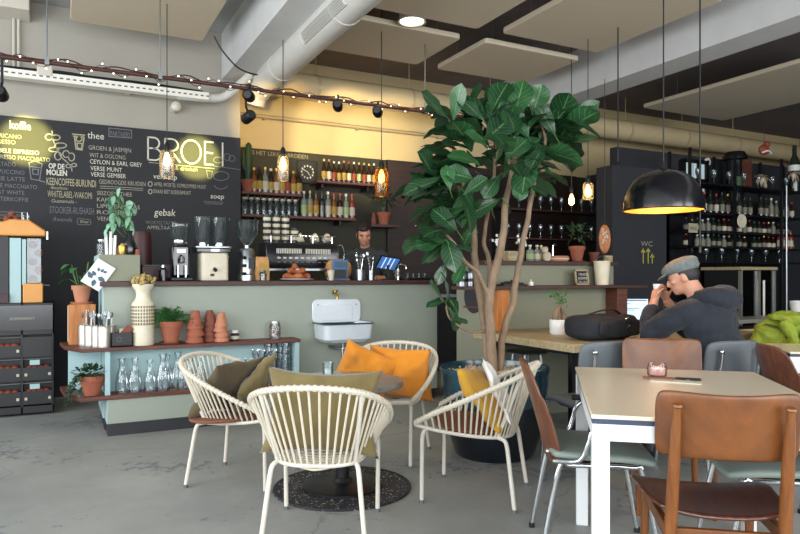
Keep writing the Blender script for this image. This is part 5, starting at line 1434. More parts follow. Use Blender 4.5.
for i in range(9):
    p = onv(245+i*6.3, 200, 7.56); p = Vector((p.x, 7.56, zs2)); lb = f'{ORD[i]} swing-top preserving jar along the lower red shelf'
    if j0 is None:
        j0 = t = T('preserving_jar', lb, 'jar', p, 0, 'preserving jars on the lower red shelf')
        S().lathe([(0, 0), (.034, 0), (.036, .01), (.036, .13), (.026, .155), (.026, .175), (0, .175)], 14).obj('body', 'smoke_glass', t)
        S().lathe([(0, .176), (.03, .176), (.028, .2), (0, .205)], 14).obj('lid', 'ceramic_cream', t)
        S().tube([(-.03, -.03, .15), (.0, -.036, .18), (.034, -.03, .215)], .005, 6).obj('clip', 'tin', t)
    else: dup(j0, p, R.uniform(-.3, .3), lb)
# terracotta pot with a cactus
p = onv(246, 190, 7.60); p = Vector((p.x+.02, 7.60, zs1))
t = T('potted_cactus', 'tall cactus in a terracotta pot at the start of the upper red shelf', 'potted plant', p)
pot_mesh('pot', 'terracotta', t, 1.35)
s = S().tube([(0, 0, .1), (.005, 0, .3), (.01, 0, .55), (.012, 0, .58)], [.032, .038, .034, .012], 10); s.tube([(-.02, 0, .25), (-.045, 0, .32), (-.045, 0, .45)], [.018, .022, .012], 8)
s.obj('cactus_stem', 'cactus', t)
# clock
p = onv(307.5, 172, VF-.03)
t = T('wall_clock', 'square dark wall clock with pale hour marks', 'clock', (p.x, VF-.004, p.z))
S().box(-.13, -.025, -.14, .13, -.0, .14).obj('case', 'black_plastic', t, bev=.006)
for k in range(12):
    a = k*PI/6; S().cbox((.075*math.sin(a), -.027, .075*math.cos(a)), (.016, .004, .022)).obj('hour_mark', 'chalk', t)
for a, L in ((2.5, .05), (-1.1, .07)): S().tube([(0, -.029, 0), (L*math.sin(a), -.029, L*math.cos(a))], .004, 5).obj('hand', 'chalk', t)
# painted line on the olive wall
wt = T('wall_lettering', 'painted line of ochre capitals on the olive wall over the bottles', 'lettering', (0, VF-.004, 0))
write('IS HET LEKKER BROEIEN', 251, 154.2, 308, 4.2, 'chalk_ochre', v=VF-.004, parent=wt, name='painted_lettering'); flush_text()
# potted plant hanging pot by the amber lamp
p = onv(383, 213, 7.52)
t = T('potted_plant', 'leafy plant in a terracotta pot at the end of the back bar', 'potted plant', (p.x, 7.5, p.z-.16))
pot_mesh('pot', 'terracotta', t, 1.5); R.seed(71); bushy(t, 'leaf_deep', (0, 0, .33), (.15, .1, .13), 60, .1, .035)
q = T('wall_shelf', 'short dark shelf carrying the terracotta pot at the end of the back bar', 'shelf', (p.x-.05, VF-.052, p.z-.16-.03))
S().box(-.2, -.36, 0, .2, 0, .03).obj('board', 'dark_plank', q)
simple_lathe('tall_pot', 'narrow terracotta bottle beside the plant pot on the back bar', 'pot', Vector((p.x-.13, 7.52, p.z-.16)), [(0, 0), (.03, 0), (.034, .08), (.02, .12), (.018, .16), (0, .16)], 'terracotta_dark')
# back counter with stacked cups
S_ = T('back_counter', 'dark back counter along the wall behind the bar', 'counter', (0, 0, 0))
S().box(UC+.05, 7.12, 0, 4.6, VF-.06, .92).obj('cabinet', 'black_wall', S_); S().box(UC+.03, 7.08, .92, 4.62, VF-.06, .96).obj('worktop', 'steel', S_)
cu = None
for c in range(3):
    for k in range(5):
        p = onv(386+c*5.5, 245, 7.40); p = Vector((p.x, 7.40, .961+k*.062+.0)); lb = f'{ORD[k]} cup from the bottom of the {ORD[c]} cup stack behind the bar'
        if cu is None:
            cu = t = T('coffee_cup', lb, 'cup', p, 0, 'stacked cups behind the bar')
            S().lathe([(0, 0), (.025, 0), (.038, .055), (.04, .06), (.036, .06), (.022, .004)], 16).obj('body', 'ceramic_cream', t)
            S().tube([(.038, 0, .05), (.055, 0, .04), (.05, 0, .02), (.034, 0, .018)], .004, 6).obj('handle', 'ceramic_cream', t)
        else: dup(cu, p, R.uniform(0, 6), lb)
for k in range(3):     # stacking tower needs height: a rack of three shelves under the cups
    pass
# ---------------------------------------------------------------- machines on the bar
ZT = 1.151
def onbar(px, v, z=ZT): p = onv(px, 270, v); return Vector((p.x, v, z))
# black grinder with steel hopper
t = T('coffee_grinder', 'black coffee grinder with a shiny hopper next to the chalk word gebak', 'coffee grinder', onbar(180, 5.80))
S().box(-.09, -.11, 0, .09, .11, .03).obj('base', 'black_plastic', t, bev=.008); S().box(-.075, -.06, .03, .075, .10, .30).obj('body', 'black_gloss', t, bev=.02)
S().lathe([(.0, .30), (.055, .30), (.05, .33), (.075, .36), (.082, .44), (.09, .46), (.085, .485), (.0, .49)], 24).obj('hopper', 'smoke_glass', t)
S().lathe([(.056, .305), (.064, .32), (.06, .345), (.05, .35)], 20, cap=(False, False)).obj('collar', 'chrome', t)
S().tube([(0, -.06, .2), (0, -.12, .19), (0, -.13, .15)], .02, 10).obj('spout', 'steel', t)
for k in (-1, 1): S().tube([(k*.03, -.115, .03), (k*.03, -.11, .13)], .006, 6).obj('fork_rest', 'chrome', t)
S().cbox((0, -.062, .25), (.07, .004, .03)).obj('nameplate', 'steel', t)
# beige double grinder
t = T('coffee_grinder', 'beige twin-hopper coffee grinder with a black band', 'coffee grinder', onbar(212, 5.80))
S().prism(rrect(-.11, -.11, .12, .12, .03), 0, .24).obj('body', 'ceramic_cream', t, bev=.01)
S().prism(rrect(-.15, -.13, .15, .14, .03), .24, .275).obj('band', 'black_gloss', t, bev=.006); S().prism(rrect(-.16, -.12, .15, .13, .03), .275, .295).obj('top_plate', 'steel', t, bev=.006)
S().cbox((.0, -.132, .258), (.07, .004, .022)).obj('nameplate', 'steel', t)
for x in (-.075, .065):
    S().lathe([(.0, .0), (.045, .0), (.055, .04), (.072, .08), (.078, .24), (.08, .25), (.0, .255)], 24, at=(x, 0, .295)).obj('hopper', 'smoke_glass', t)
    S().lathe([(0, .0), (.05, .0), (.05, .03), (0, .03)], 20, at=(x, 0, .297)).obj('collar', 'chrome', t)
S().tube([(0, -.11, .1), (0, -.15, .09)], .016, 8).obj('switch', 'black_plastic', t); S().cbox((-.02, -.112, .05), (.03, .006, .02)).obj('button', 'black_plastic', t)
for k, y in enumerate((0, .05, .1)): S().sph((.125, -.05+y, .2-.05*k), (.014, .014, .018), 8, 6).obj('lever', 'chrome', t)
# silver grinder with glass cone
t = T('coffee_grinder', 'silver cylinder grinder with a wide clear hopper by the espresso machine', 'coffee grinder', onbar(247, 5.80))
S().lathe([(0, 0), (.085, 0), (.085, .05), (.072, .06), (.072, .26), (.06, .28), (.03, .285), (.03, .31), (0, .31)], 26).obj('body', 'steel', t)
S().lathe([(0, .31), (.035, .31), (.09, .40), (.10, .52), (.103, .53), (0, .535)], 26).obj('hopper', 'smoke_glass', t)
for k in range(3): S().tube([(-.03, -.07, .06+.07*k), (-.06, -.09, .06+.07*k)], .014, 8).obj('lever', 'black_plastic', t)
S().cbox((.02, -.073, .15), (.05, .006, .1)).obj('panel', 'black_plastic', t)
# espresso machine on a steel stand
u0 = onv(266, 250, 5.86).x; u1 = onv(338, 250, 5.86).x
t = T('machine_stand', 'low steel stand carrying the espresso machine', 'stand', ((u0+u1)/2, 5.98, ZT)); w = (u1-u0)/2
S().box(-w-.03, -.16, .085, w+.06, .18, .11).obj('shelf', 'steel', t, bev=.004)
for x in (-w+.02, w): 
    for y in (-.13, .15): S().cyl((x, y, 0), (x, y, .085), .018, seg=10).obj('leg', 'steel', t)
m0 = T('espresso_machine', 'long black espresso machine with white pattern strips on its back', 'espresso machine', ((u0+u1)/2, 5.98, ZT+.112))
sec = [(-.115, .0), (-.125, .03), (-.115, .20), (-.10, .235), (.15, .235), (.16, .0)]
s = S(); k = .02
s.loft([[Vector((-w+dx*(z/.235), y, z)) for y, z in sec] for dx in (-.0,)] + [[Vector((w-.03*(1-z/.235)*-1, y, z)) for y, z in sec]]); s.obj('body', 'black_gloss', m0, bev=.008)
for x0, x1, n in ((-w*.72, -w*.02, 15), (w*.08, w*.8, 15)):
    s = S()
    for q in range(n):
        x = x0+(x1-x0)*q/n; s.box(x, -.1275, .135, x+(x1-x0)/n*.55, -.122, .18, Matrix.Translation((0, .006, 0)))
    s.obj('slot_pattern', 'chalk', m0)
s = S()
for q in range(9): s.cbox((-w*.66+q*w*.16, -.123, .095), (w*.09, .004, .014))
s.obj('logo_pattern', 'chalk', m0); s = S()
for q in range(9): s.cbox((-w*.66+q*w*.16, -.125, .055), (w*.07, .004, .008))
s.obj('logo_pattern', 'chalk_dim', m0)
s = S().tube([(-w*.9, -.1, .30), (w*.95, -.1, .30)], .006, 6)
for x in (-w*.85, -w*.3, w*.3, w*.85): s.tube([(x, -.1, .235), (x, -.1, .30)], .005, 6)
s.obj('cup_rail', 'chrome', m0)
S().tube(spline([(w+.0, -.05, .2), (w+.05, -.08, .22), (w+.07, -.1, .15), (w+.06, -.1, .05)], 5), .007, 8).obj('steam_wand', 'chrome', m0)
for x in (w*.35, w*.6, w*.8): S().sph((x, -.105, .265), (.012, .012, .012), 8, 6).obj('knob', 'chrome', m0)
mt = m0.location + Vector((0, 0, .236))
for i, x in enumerate((.0, .14, .26)):
    t = T('cappuccino_cup', f'{ORD[i]} brown cup lying on its side on the espresso machine', 'cup', mt+Vector((x, -.03, .045)), .4*i, 'brown cups on the espresso machine')
    MM = Matrix.Rotation(1.15, 4, 'Y') @ Matrix.Rotation(.3, 4, 'X')
    S().lathe([(0, -.03), (.026, -.03), (.044, .02), (.046, .03), (.042, .03), (.02, -.024), (0, -.022)], 18, M=MM).obj('body', 'label_white', t); S().lathe([(0, -.02), (.03, .005), (.036, .02), (.0, .012)], 18, M=MM).obj('inside', 'brown_pad', t)
cu2 = None
for c in range(4):
    for k in range(4 if c < 3 else 2):
        p = mt + Vector((-w*.86+c*.088, .02, k*.058)); lb = f'{ORD[k]} glass from the bottom of the {ORD[c]} stack on the espresso machine'
        if cu2 is None:
            cu2 = t = T('latte_glass', lb, 'glass', p, 0, 'stacked glasses on the espresso machine')
            S().lathe([(0, 0), (.03, 0), (.038, .075), (.04, .085), (.036, .085), (.027, .006)], 16).obj('body', 'smoke_glass', t); S().lathe([(.034, .03), (.0385, .06)], 16, cap=(False, False)).obj('band', 'ceramic_cream', t)
        else: dup(cu2, p, 0, lb)
# bags, boxes and food on the bar
t = T('coffee_bag', 'brown paper coffee bag with a yellow label right of the grinder', 'bag', onbar(262, 5.73)); 
S().loft([[Vector((x*a, y*b_+.02*z, z)) for x, y in ((-.06, -.035), (.06, -.035), (.06, .035), (-.06, .035))] for a, b_, z in ((.95, 1, 0), (1, 1.05, .08), (.95, .7, .17), (.9, .12, .21))]).obj('body', 'bread', t, bev=.006)
S().cbox((0, -.04, .11), (.07, .006, .06)).obj('label', 'label_yellow', t)
t = T('pastry_plate', 'plate heaped with brown pastries under the espresso machine', 'plate', onbar(297, 5.62))
S().lathe([(0, 0), (.09, 0), (.15, .012), (.152, .016), (.09, .008), (0, .008)], 28).obj('dish', 'ceramic_white', t)
pt0 = None; R.seed(83)
for i, (x, y, z) in enumerate(((-.08, 0, 0), (0, -.04, 0), (.08, 0, 0), (-.03, .06, 0), (.05, .06, 0), (-.04, .0, .045), (.04, .01, .045), (0, .02, .085))):
    p = t.location + Vector((x, y, z+.012)); lb = f'{ORD[i]} brown pastry of the heap under the espresso machine'
    if pt0 is None:
        pt0 = S().tube(spline([(-.05, -.012, .02), (-.025, .01, .026), (.0, .016, .03), (.025, .01, .026), (.05, -.012, .02)], 4), [.008+.018*math.sin(PI*k/16)**.8 for k in range(17)], 10).obj('croissant', 'pastry', loc=p); tag(pt0, lb, 'pastry', 'pastries on the plate')
    else:
        c = pt0.copy(); COL.objects.link(c); c.location = p; c['label'] = lb; c.rotation_euler = (0, 0, R.uniform(0, 6))
t = T('snack_stand', 'blue-framed counter card with bread behind it on the bar', 'sign stand', onbar(340, 5.66))
S().box(-.075, -.01, 0, .075, .01, .19).obj('frame', 'label_blue', t, bev=.004); S().box(-.06, -.013, .015, .06, -.01, .1).obj('opening', 'black_plastic', t); S().box(-.06, -.013, .12, .06, -.01, .17).obj('card', 'print_blue', t)
tag(bagf(.13, .08, .10, 4, (0, 0, .10), e=.7).obj('bread_loaf', 'bread', loc=onbar(338, 5.86)), 'large brown loaf on the bar by the espresso machine', 'bread')
tag(S().lathe([(0, 0), (.02, 0), (.03, .06), (.034, .09), (0, .1)], 14).obj('milk_cup', 'ceramic_cream', loc=onbar(331, 5.60)), 'small cream cup in front of the loaf', 'cup')
t = T('tablet_till', 'blue-lit tablet on a stand in front of the barista', 'tablet', onbar(388, 5.95), -.12)
MM = Matrix.Translation((0, 0, .17)) @ Matrix.Rotation(.75, 4, 'X') @ Matrix.Rotation(.18, 4, 'Y')
S().box(-.11, -.006, -.085, .11, .006, .085, MM).obj('case', 'black_plastic', t); S().box(-.10, -.008, -.075, .10, -.006, .075, MM).obj('screen', 'tablet_glow', t)
s = S()
for x in (-.05, .0, .045): s.box(x-.006, -.0095, -.07, x+.006, -.008, .07, MM)
s.obj('menu_stripe', 'screen_glow', t)
S().cyl((0, 0, 0), (0, 0, .15), .014, seg=10).obj('stand', 'black_metal', t); S().lathe([(0, 0), (.07, 0), (.06, .012), (0, .014)], 20).obj('foot', 'black_metal', t)
t = T('utensil_jar', 'steel jar of spoons and tongs in front of the barista', 'jar', onbar(360, 5.64))
S().lathe([(0, 0), (.04, 0), (.042, .1), (.038, .1), (.036, .006)], 18).obj('body', 'steel', t)
t = T('utensil_jar', 'smaller steel jar of bar spoons next to the tablet', 'jar', onbar(371, 5.66))
S().lathe([(0, 0), (.035, 0), (.036, .09), (.032, .09), (.03, .006)], 18).obj('body', 'steel', t)
R.seed(90); sp0 = None
for i in range(10):
    b_ = onbar(360 if i < 6 else 371, 5.64 if i < 6 else 5.66, ZT+.008); a = i*1.1; lb = f'{ORD[i]} steel bar spoon in the {"larger" if i < 6 else "smaller"} utensil jar'
    if sp0 is None:
        sp0 = t = T('bar_spoon', lb, 'spoon', b_, a, 'spoons in the utensil jars')
        S().tube([(0, 0, 0), (.015, 0, .1), (.03, 0, .19)], .003, 5).obj('handle', 'chrome', t); S().sph((.035, 0, .215), (.016, .006, .025), 10, 6).obj('bowl', 'chrome', t)
    else: dup(sp0, b_, a, lb, scale=(1, 1, R.uniform(.8, 1.15)))
t = T('bar_tap', 'chrome bar tap with a curved spout beside the tablet', 'tap', onbar(398, 5.8))
S().tube(spline([(0, 0, 0), (0, 0, .12), (.02, -.02, .15), (.06, -.04, .14), (.07, -.045, .11)], 5), .009, 8).obj('spout', 'chrome', t); S().cyl((0, 0, 0), (0, 0, .03), .02, seg=12).obj('base', 'chrome', t)
t = T('cake_stand', 'low dark tray with small glasses at the end of the bar', 'tray', onbar(415, 5.8))
S().prism(rrect(-.16, -.1, .16, .1, .02), 0, .02).obj('tray', 'black_metal', t, bev=.004)
for i in range(4): tag(S().lathe([(0, 0), (.018, 0), (.022, .05), (0, .05)], 12).obj('shot_glass', 'smoke_glass', loc=onbar(415, 5.8, ZT+.021)+Vector((-.1+.065*i, -.03, 0))), f'{ORD[i]} tiny glass along the dark tray at the bar end', 'glass', 'tiny glasses on the dark tray')
simple_lathe('sugar_jar', 'small glass jar on the bar before the silver grinder', 'jar', onbar(263, 5.60), [(0, 0), (.03, 0), (.032, .06), (.02, .075), (0, .075)], 'smoke_glass', extra=[('lid', [(0, .076), (.024, .076), (.02, .09), (0, .092)], 'steel')])
simple_lathe('sugar_jar', 'dark jar at the foot of the black grinder', 'jar', onbar(163, 5.70), [(0, 0), (.035, 0), (.036, .09), (.02, .11), (0, .11)], 'black_gloss', extra=[('lid', [(0, .111), (.022, .111), (.02, .13), (0, .132)], 'chrome')])
t = T('tea_crate', 'dark wooden tea crate on the bar behind the tall cream vase', 'crate', onbar(156, 5.92))
S().box(-.12, -.08, 0, .12, .08, .12).obj('box', 'maroon', t, bev=.004); S().box(-.11, -.07, .12, .11, .07, .135).obj('lid', 'black_plastic', t)
# ================================================================ JUICER & CRATE RACK
V0 = 6.45; ur = onv(54, 350, V0).x; ul = ur-.50; um = onv(22, 360, V0).x
def zof(y, px=30): return onv(px, y, V0).z
t = T('juice_cabinet', 'black cabinet with drawers of oranges under the juicer', 'cabinet', (0, 0, 0))
zt = zof(303)
s = S().box(ul, V0+.1, .02, ur, V0+.5, zt).box(ul, V0, .02, ul+.015, V0+.1, zt).box(ur-.015, V0, .02, ur, V0+.1, zt).box(um-.01, V0, .02, um+.01, V0+.1, zt).box(ul, V0, zof(335), ur, V0+.1, zt).box(ul, V0, .02, ur, V0+.1, zof(406)); s.obj('carcass', 'black_plastic', t, bev=.004)
S().box(ul+.01, V0-.012, zof(330), ur-.01, V0, zt-.02).obj('top_panel', 'black_gloss', t)
wr_ = T; 
for k, (ya, yb) in enumerate(((337, 357), (359, 381), (383, 405))):
    for a, b_ in ((ul+.01, um-.008), (um+.008, ur-.012)):
        if k == 0 and a > um-.1: 
            S().box(a, V0-.01, zof(yb), b_, V0, zof(ya)).obj('door_panel', 'black_plastic', t); continue
        d = S().box(a, V0-.01, zof(yb)+.005, b_, V0, zof(ya)-.07).obj('drawer', 'black_plastic', t)
        S().tube([(a, V0-.012, zof(ya)), (b_, V0-.012, zof(ya))], .005, 6).obj('rail', 'steel', d)
        if a > um-.1: S().box(a+.05, V0-.018, zof(ya)-.05, a+.125, V0-.012, zof(ya)-.008).obj('price_card', 'panel_blue', d)
        for x in (a+.012, b_-.032): S().box(x, V0-.024, zof(yb)+.045, x+.02, V0-.02, zof(yb)+.068).obj('tag', 'label_white', d)
for i in range(5):
    pass
R.seed(95); of = None; n = 0
for k, (ya, yb) in enumerate(((337, 357), (359, 381), (383, 405))):
    for side, (a, b_) in enumerate(((ul+.01, um-.008), (um+.008, ur-.012))):
        if k == 0 and side: continue
        for i in range(4):
            x = a+.045+(b_-a-.09)*i/3
            p = Vector((x, V0+.045, zof(ya)-.085+.004)); lb = f'{ORD[i]} orange along the {ORD[k]} drawer of the {"inner" if side else "outer"} column'
            if of is None: of = S().sph((0, 0, 0), (.034, .034, .031), 14, 10).obj('orange', 'orange_dull', loc=p); tag(of, lb, 'orange', 'oranges in the juicer drawers')
            else: 
                c = of.copy(); COL.objects.link(c); c.location = p; c['label'] = lb; c.scale = (R.uniform(.85, 1.1),)*3
jl = T('painted_sign', 'small white maker lettering on the black juice cabinet', 'lettering', (0, V0-.014, 0))
write('ZUMOSHOT', 9, 320.2, 35, 2.6, 'chalk_soft', v=V0-.014, parent=jl, name='maker_lettering'); flush_text()
t = T('juice_machine', 'orange and black automatic orange juicer with a glass front', 'juicer', (0, 0, 0))
zb = zt+.002; a0, a1 = ul+.03, onv(46, 260, V0+.05).x
zh0, zh1 = zof(236), zof(226)
S().box(a0, V0+.30, zb, a1-.08, V0+.44, zh0).obj('back_column', 'black_plastic', t)
S().box(a0, V0+.06, zb, onv(9, 270, V0+.06).x, V0+.30, zh0).obj('side_column', 'black_plastic', t, bev=.004)
S().box(onv(9.6, 270, V0+.05).x, V0+.05, zb, onv(21, 270, V0+.05).x, V0+.056, zof(238)).obj('front_glass', 'panel_blue', t)
S().box(onv(22, 270, V0+.05).x, V0+.05, zof(285), onv(26, 270, V0+.05).x, V0+.056, zof(239)).obj('front_strip', 'panel_blue', t)
gx0, gx1 = onv(27, 260, V0+.08).x, onv(41, 260, V0+.08).x
S().box(gx0, V0+.08, zof(283), gx1, V0+.25, zof(238)).obj('squeezing_window', 'smoke_glass', t)
pr = [(a0, zh0), (a1, zh0), (a1, zh0+.05), (a1-.13, zof(219.5)), (a1-.27, zof(219.5)), (a1-.32, zof(222)), (a0, zof(222))]
S().prism(pr, -(V0+.44), -(V0+.02), UP).obj('hood', 'orange_plastic', t, bev=.012)
S().box(a1-.0, V0+.05, zh0-.03, a1+.02, V0+.3, zh0+.05).obj('side_cap', 'steel', t, bev=.004)
c0_, c1_ = onv(23, 290, V0+.04).x, onv(43, 290, V0+.04).x
S().box(c0_, V0+.0, zb, c1_, V0+.26, zof(283.5)).obj('peel_bin', 'orange_plastic', t, bev=.006)
S().box(onv(0, 300, V0+.03).x-.05, V0+.02, zb, onv(8.5, 300, V0+.03).x, V0+.058, zof(294)).obj('drip_tray', 'maroon', t)
S().tube([(c1_-.02, V0+.03, zof(285)), (c1_+.05, V0+.03, zof(285.5))], .006, 6).obj('lever', 'steel', t)
s = S()
for z in (zof(212), zof(216)):
    s.tube([(a0, V0+.08, z), (a1-.14, V0+.08, z), (a1-.14, V0+.36, z), (a0, V0+.36, z)], .005, 6)
for x in (a1-.14, a1-.18): s.tube([(x, V0+.08, zof(219.5)), (x, V0+.08, zof(212))], .005, 6); s.tube([(x, V0+.36, zof(219.5)), (x, V0+.36, zof(212))], .005, 6)
s.obj('basket_rail', 'steel', t)
for i, (x, dz) in enumerate(((a0+.05, 0), (a0+.12, 0), (a0+.085, .045))):
    c = of.copy(); COL.objects.link(c); c.location = (x+.06, V0+.2, zof(222)+.034+dz); c['label'] = f'{ORD[i]} orange in the basket on top of the juicer'; c['group'] = 'oranges on top of the juicer'
for i in range(5):
    c = of.copy(); COL.objects.link(c); c.location = (gx0+.04+(.05 if i % 2 else 0), V0+.14, zof(283)+.035+i*.075); c['label'] = f'{ORD[i]} orange from the bottom inside the juicer window'; c['group'] = 'oranges inside the juicer'
# ================================================================ SECOND COUNTER
CF = 4.45
cu_ = T('side_counter', 'olive side counter with two dark wooden ledges behind the fig tree', 'counter', (0, 0, 0))
S().box(3.12, CF+.02, .0, 4.50, CF+.5, 1.285).obj('front_panel', 'panel_olive', cu_)
S().box(3.115, CF+.02, .0, 3.121, CF+.5, 1.285).obj('end_panel', 'panel_olive', cu_)
S().lathe([(0, 0), (.145, 0), (.145, .004), (0, .004)], 32, M=Matrix.Translation((3.116, CF+.23, 1.02)) @ Matrix.Rotation(-PI/2, 4, 'Y')).obj('round_opening', 'kick', cu_)
S().box(3.095, CF+.12, .92, 3.114, CF+.36, .935).obj('opening_shelf', 'red_wood', cu_)
S().box(3.06, CF-.02, 1.285, 4.52, CF+.56, 1.318).obj('upper_ledge', 'dark_plank', cu_, bev=.003)
S().box(2.76, CF-.18, 1.085, 4.72, CF+.019, 1.112).obj('lower_ledge', 'dark_plank', cu_, bev=.003)
S().box(3.10, CF-.13, .752, 3.22, CF+.015, 1.085).obj('bracket_box', 'orange_wood', cu_, bev=.004)
S().box(4.40, CF-.13, .752, 4.52, CF+.015, 1.085).obj('bracket_box', 'red_wood', cu_, bev=.004)
ZU, ZW = 1.319, 1.113
def onup(px, v=CF+.12): p = onv(px, 260, v); return Vector((p.x, v, ZU))
def onlow(px, v=CF-.09): p = onv(px, 285, v); return Vector((p.x, v, ZW))
# ledge things
cs0 = None
for i, px in enumerate((459, 467)):
    lb = ('steel shaker standing at the very end of the lower ledge', 'steel shaker nearer the round opening on the lower ledge')[i]
    if cs0 is None:
        cs0 = t = T('steel_shaker', lb, 'shaker', onlow(px+3, CF-.1), 0, 'steel shakers on the ledge')
        S().lathe([(0, 0), (.03, 0), (.034, .1), (.036, .102), (.03, .125), (.018, .14), (.018, .16), (0, .162)], 18).obj('body', 'steel', t); S().lathe([(.0345, .035), (.0355, .06)], 18, cap=(False, False)).obj('band', 'black_plastic', t)
    else: dup(cs0, onlow(px+3, CF-.1), 0, lb)
t = T('bean_tray', 'tray of dark roasted beans on the lower ledge by the fig stems', 'tray', onlow(512, CF-.08))
S().prism(rrect(-.12, -.06, .12, .06, .02), 0, .012).obj('tray', 'black_metal', t)
s = S(); R.seed(130)
for i in range(120):
    a, b_ = R.uniform(-.1, .1), R.uniform(-.05, .05); s.sph((a, b_, .016+.03*(1-(a/.1)**2)*(1-(b_/.05)**2)*R.random()), (.008, .006, .005), 6, 4)
q = s.obj('beans', 'hair_dark', t); q['kind'] = 'stuff'
simple_lathe('tealight', 'small white tealight on the lower ledge between beans and sign', 'candle', onlow(531), [(0, 0), (.02, 0), (.022, .03), (.018, .03), (0, .026)], 'ceramic_white', extra=[('flame_cup', [(0, .026), (.006, .028), (.004, .05), (0, .052)], 'ceramic_cream')])
p = onlow(582, CF-.09)
t = T('framed_sign', 'small black sign in a wooden frame leaning on the lower ledge', 'sign', p)
MM = Matrix.Rotation(.14, 4, 'X')*1
MM = Matrix.Rotation(-.14, 4, 'X')
w = .075; h = .135
s = S().box(-w, -.012, 0, w, .0, .014, MM).box(-w, -.012, h-.014, w, 0, h, MM).box(-w, -.012, 0, -w+.014, 0, h, MM).box(w-.014, -.012, 0, w, 0, h, MM)
s.obj('frame', 'pale_wood', t); S().box(-w+.012, -.005, .012, w-.012, -.001, h-.012, MM).obj('slate', 'board', t)
pp = p + Vector((0, -.01, 0))
for k, (txt, y0, cap) in enumerate((('ONZE', 275.5, 2.2), ('KOFFIE', 279.5, 2.4), ('TO GO', 283, 2))):
    write(txt, 578.5, y0, 587.5, cap, 'chalk', v=CF-.104-.0, parent=t, name='chalk_lettering')
flush_text()
t = T('steel_bucket', 'pale green enamel bucket standing on the lower ledge', 'bucket', onlow(602, CF-.085))
S().lathe([(0, 0), (.055, 0), (.072, .20), (.076, .202), (.076, .21), (.068, .208), (.052, .01), (0, .01)], 26).obj('body', 'ceramic_cream', t)
S().tube([(.074*math.cos(q*PI/10), 0, .2+.05*math.sin(q*PI/10)) for q in range(11)], .003, 6).obj('handle', 'steel', t)
tag(S().box(-.045, -.012, 0, .045, .012, .06).obj('wooden_tag', 'pale_wood', loc=onup(608, CF+.06)), 'small pale wooden tag above the enamel bucket', 'tag')
fl0 = None
for i, px in enumerate((499, 521)):
    lb = ('glass vase with white blossoms, the one before the main fig stem', 'glass vase with white blossoms beside the wooden box')[i]
    if fl0 is None:
        fl0 = t = T('flower_vase', lb, 'vase', onup(px, CF+.1), 0, 'vases of white blossoms on the upper ledge')
        S().lathe([(0, 0), (.026, 0), (.03, .08), (.02, .12), (.024, .14), (0, .13)], 16).obj('vase', 'clear_glass', t)
        s = S(); R.seed(140)
        for k in range(26):
            q = Vector((R.gauss(0, .026), R.gauss(0, .02), .175+R.gauss(0, .018))); s.sph(q, R.uniform(.009, .016), 6, 4)
        s.obj('blossom', 'ceramic_white', t)
        s = S()
        for k in range(5): s.tube([(0, 0, .02), (R.gauss(0, .01), 0, .12), (R.gauss(0, .02), 0, .17)], .002, 4)
        s.tube([(0, 0, .12), (-.07, 0, .19), (-.1, 0, .17)], .0025, 4); s.obj('stem', 'stem_green', t)
    else: dup(fl0, onup(px, CF+.1), 1, lb)
tag(S().box(-.055, -.04, 0, .055, .04, .085).obj('wooden_box', 'pale_wood', loc=onup(511, CF+.12), bev=.004), 'small pale wooden box between the two blossom vases', 'box')
for i, (px, k) in enumerate(((530, K_SPIRIT[0]), (537, K_SPIRIT[4]), (541, K_SPIRIT[1]))):
    dup(BL[k], onup(px, CF+.16), 0, f'{ORD[i]} short bottle after the blossom vases on the upper ledge', 'short bottles on the upper ledge', scale=(.9, .9, .5))
t = T('cake_dish', 'round wooden dish with a glass rim on the upper ledge', 'dish', onup(556, CF+.14))
S().lathe([(0, 0), (.10, 0), (.115, .02), (.115, .045), (.105, .05), (.1, .04), (0, .03)], 28).obj('dish', 'terracotta_pale', t); S().lathe([(.116, .018), (.118, .03)], 28, cap=(False, False)).obj('band', 'label_white', t)
t = T('striped_cloth', 'crumpled pale cloth at the edge of the round dish', 'cloth', onup(547, CF+.08))
bagf(.035, .03, .04, 9, (0, 0, .04), .8).obj('fold', 'cloth_white_red', t); bagf(.025, .025, .03, 5, (-.02, 0, .10), .8).obj('fold', 'cloth_white_red', t)
t = T('glass_dome', 'slim chrome tap rising behind the round dish', 'tap', onup(553, CF+.4))
S().tube(spline([(0, 0, 0), (0, 0, .14), (.015, 0, .165), (.04, 0, .16)], 4), .007, 8).obj('spout', 'chrome', t); S().cyl((0, 0, 0), (0, 0, .02), .016, seg=10).obj('base', 'chrome', t)
t = T('potted_plant', 'leafy plant in a terracotta pot at the end of the upper ledge', 'potted plant', onup(577, CF+.2))
S().lathe([(0, 0), (.06, 0), (.075, .012), (.05, .006), (0, .006)], 22).obj('saucer', 'terracotta', t); pot_mesh('pot', 'terracotta', t, 1.25, at=(0, 0, .008))
R.seed(150); bushy(t, 'leaf_deep', (0, 0, .25), (.14, .1, .09), 50, .07, .03)
t = T('flower_pot', 'small empty terracotta pot next to the leafy plant on the upper ledge', 'flower pot', onup(594, CF+.22)); pot_mesh('pot', 'terracotta_dark', t, .85)
t = T('wooden_oval_board', 'oval carved wooden board hanging behind the side counter', 'wall board', PD(604.5, 239, 6.6))
S().lathe([(0, 0), (.055, 0), (.06, .006), (.055, .014), (0, .014)], 28, M=Matrix.Diagonal((1, 2.4, 1, 1))).obj('board', 'orange_wood', t)
t.rotation_euler = (PI/2, 0, rzc(0, 1))
s = S(); R.seed(151)
for i in range(14): s.sph((R.uniform(-.03, .03), R.uniform(-.1, .1), .015), (.008, .012, .004), 6, 4)
s.obj('carved_pattern', 'label_white', t)
S().tube([(0, .13, .007), (0, .2, .007), (0, 1.6, .007)], .003, 5).obj('hanging_cord', 'black_plastic', t)
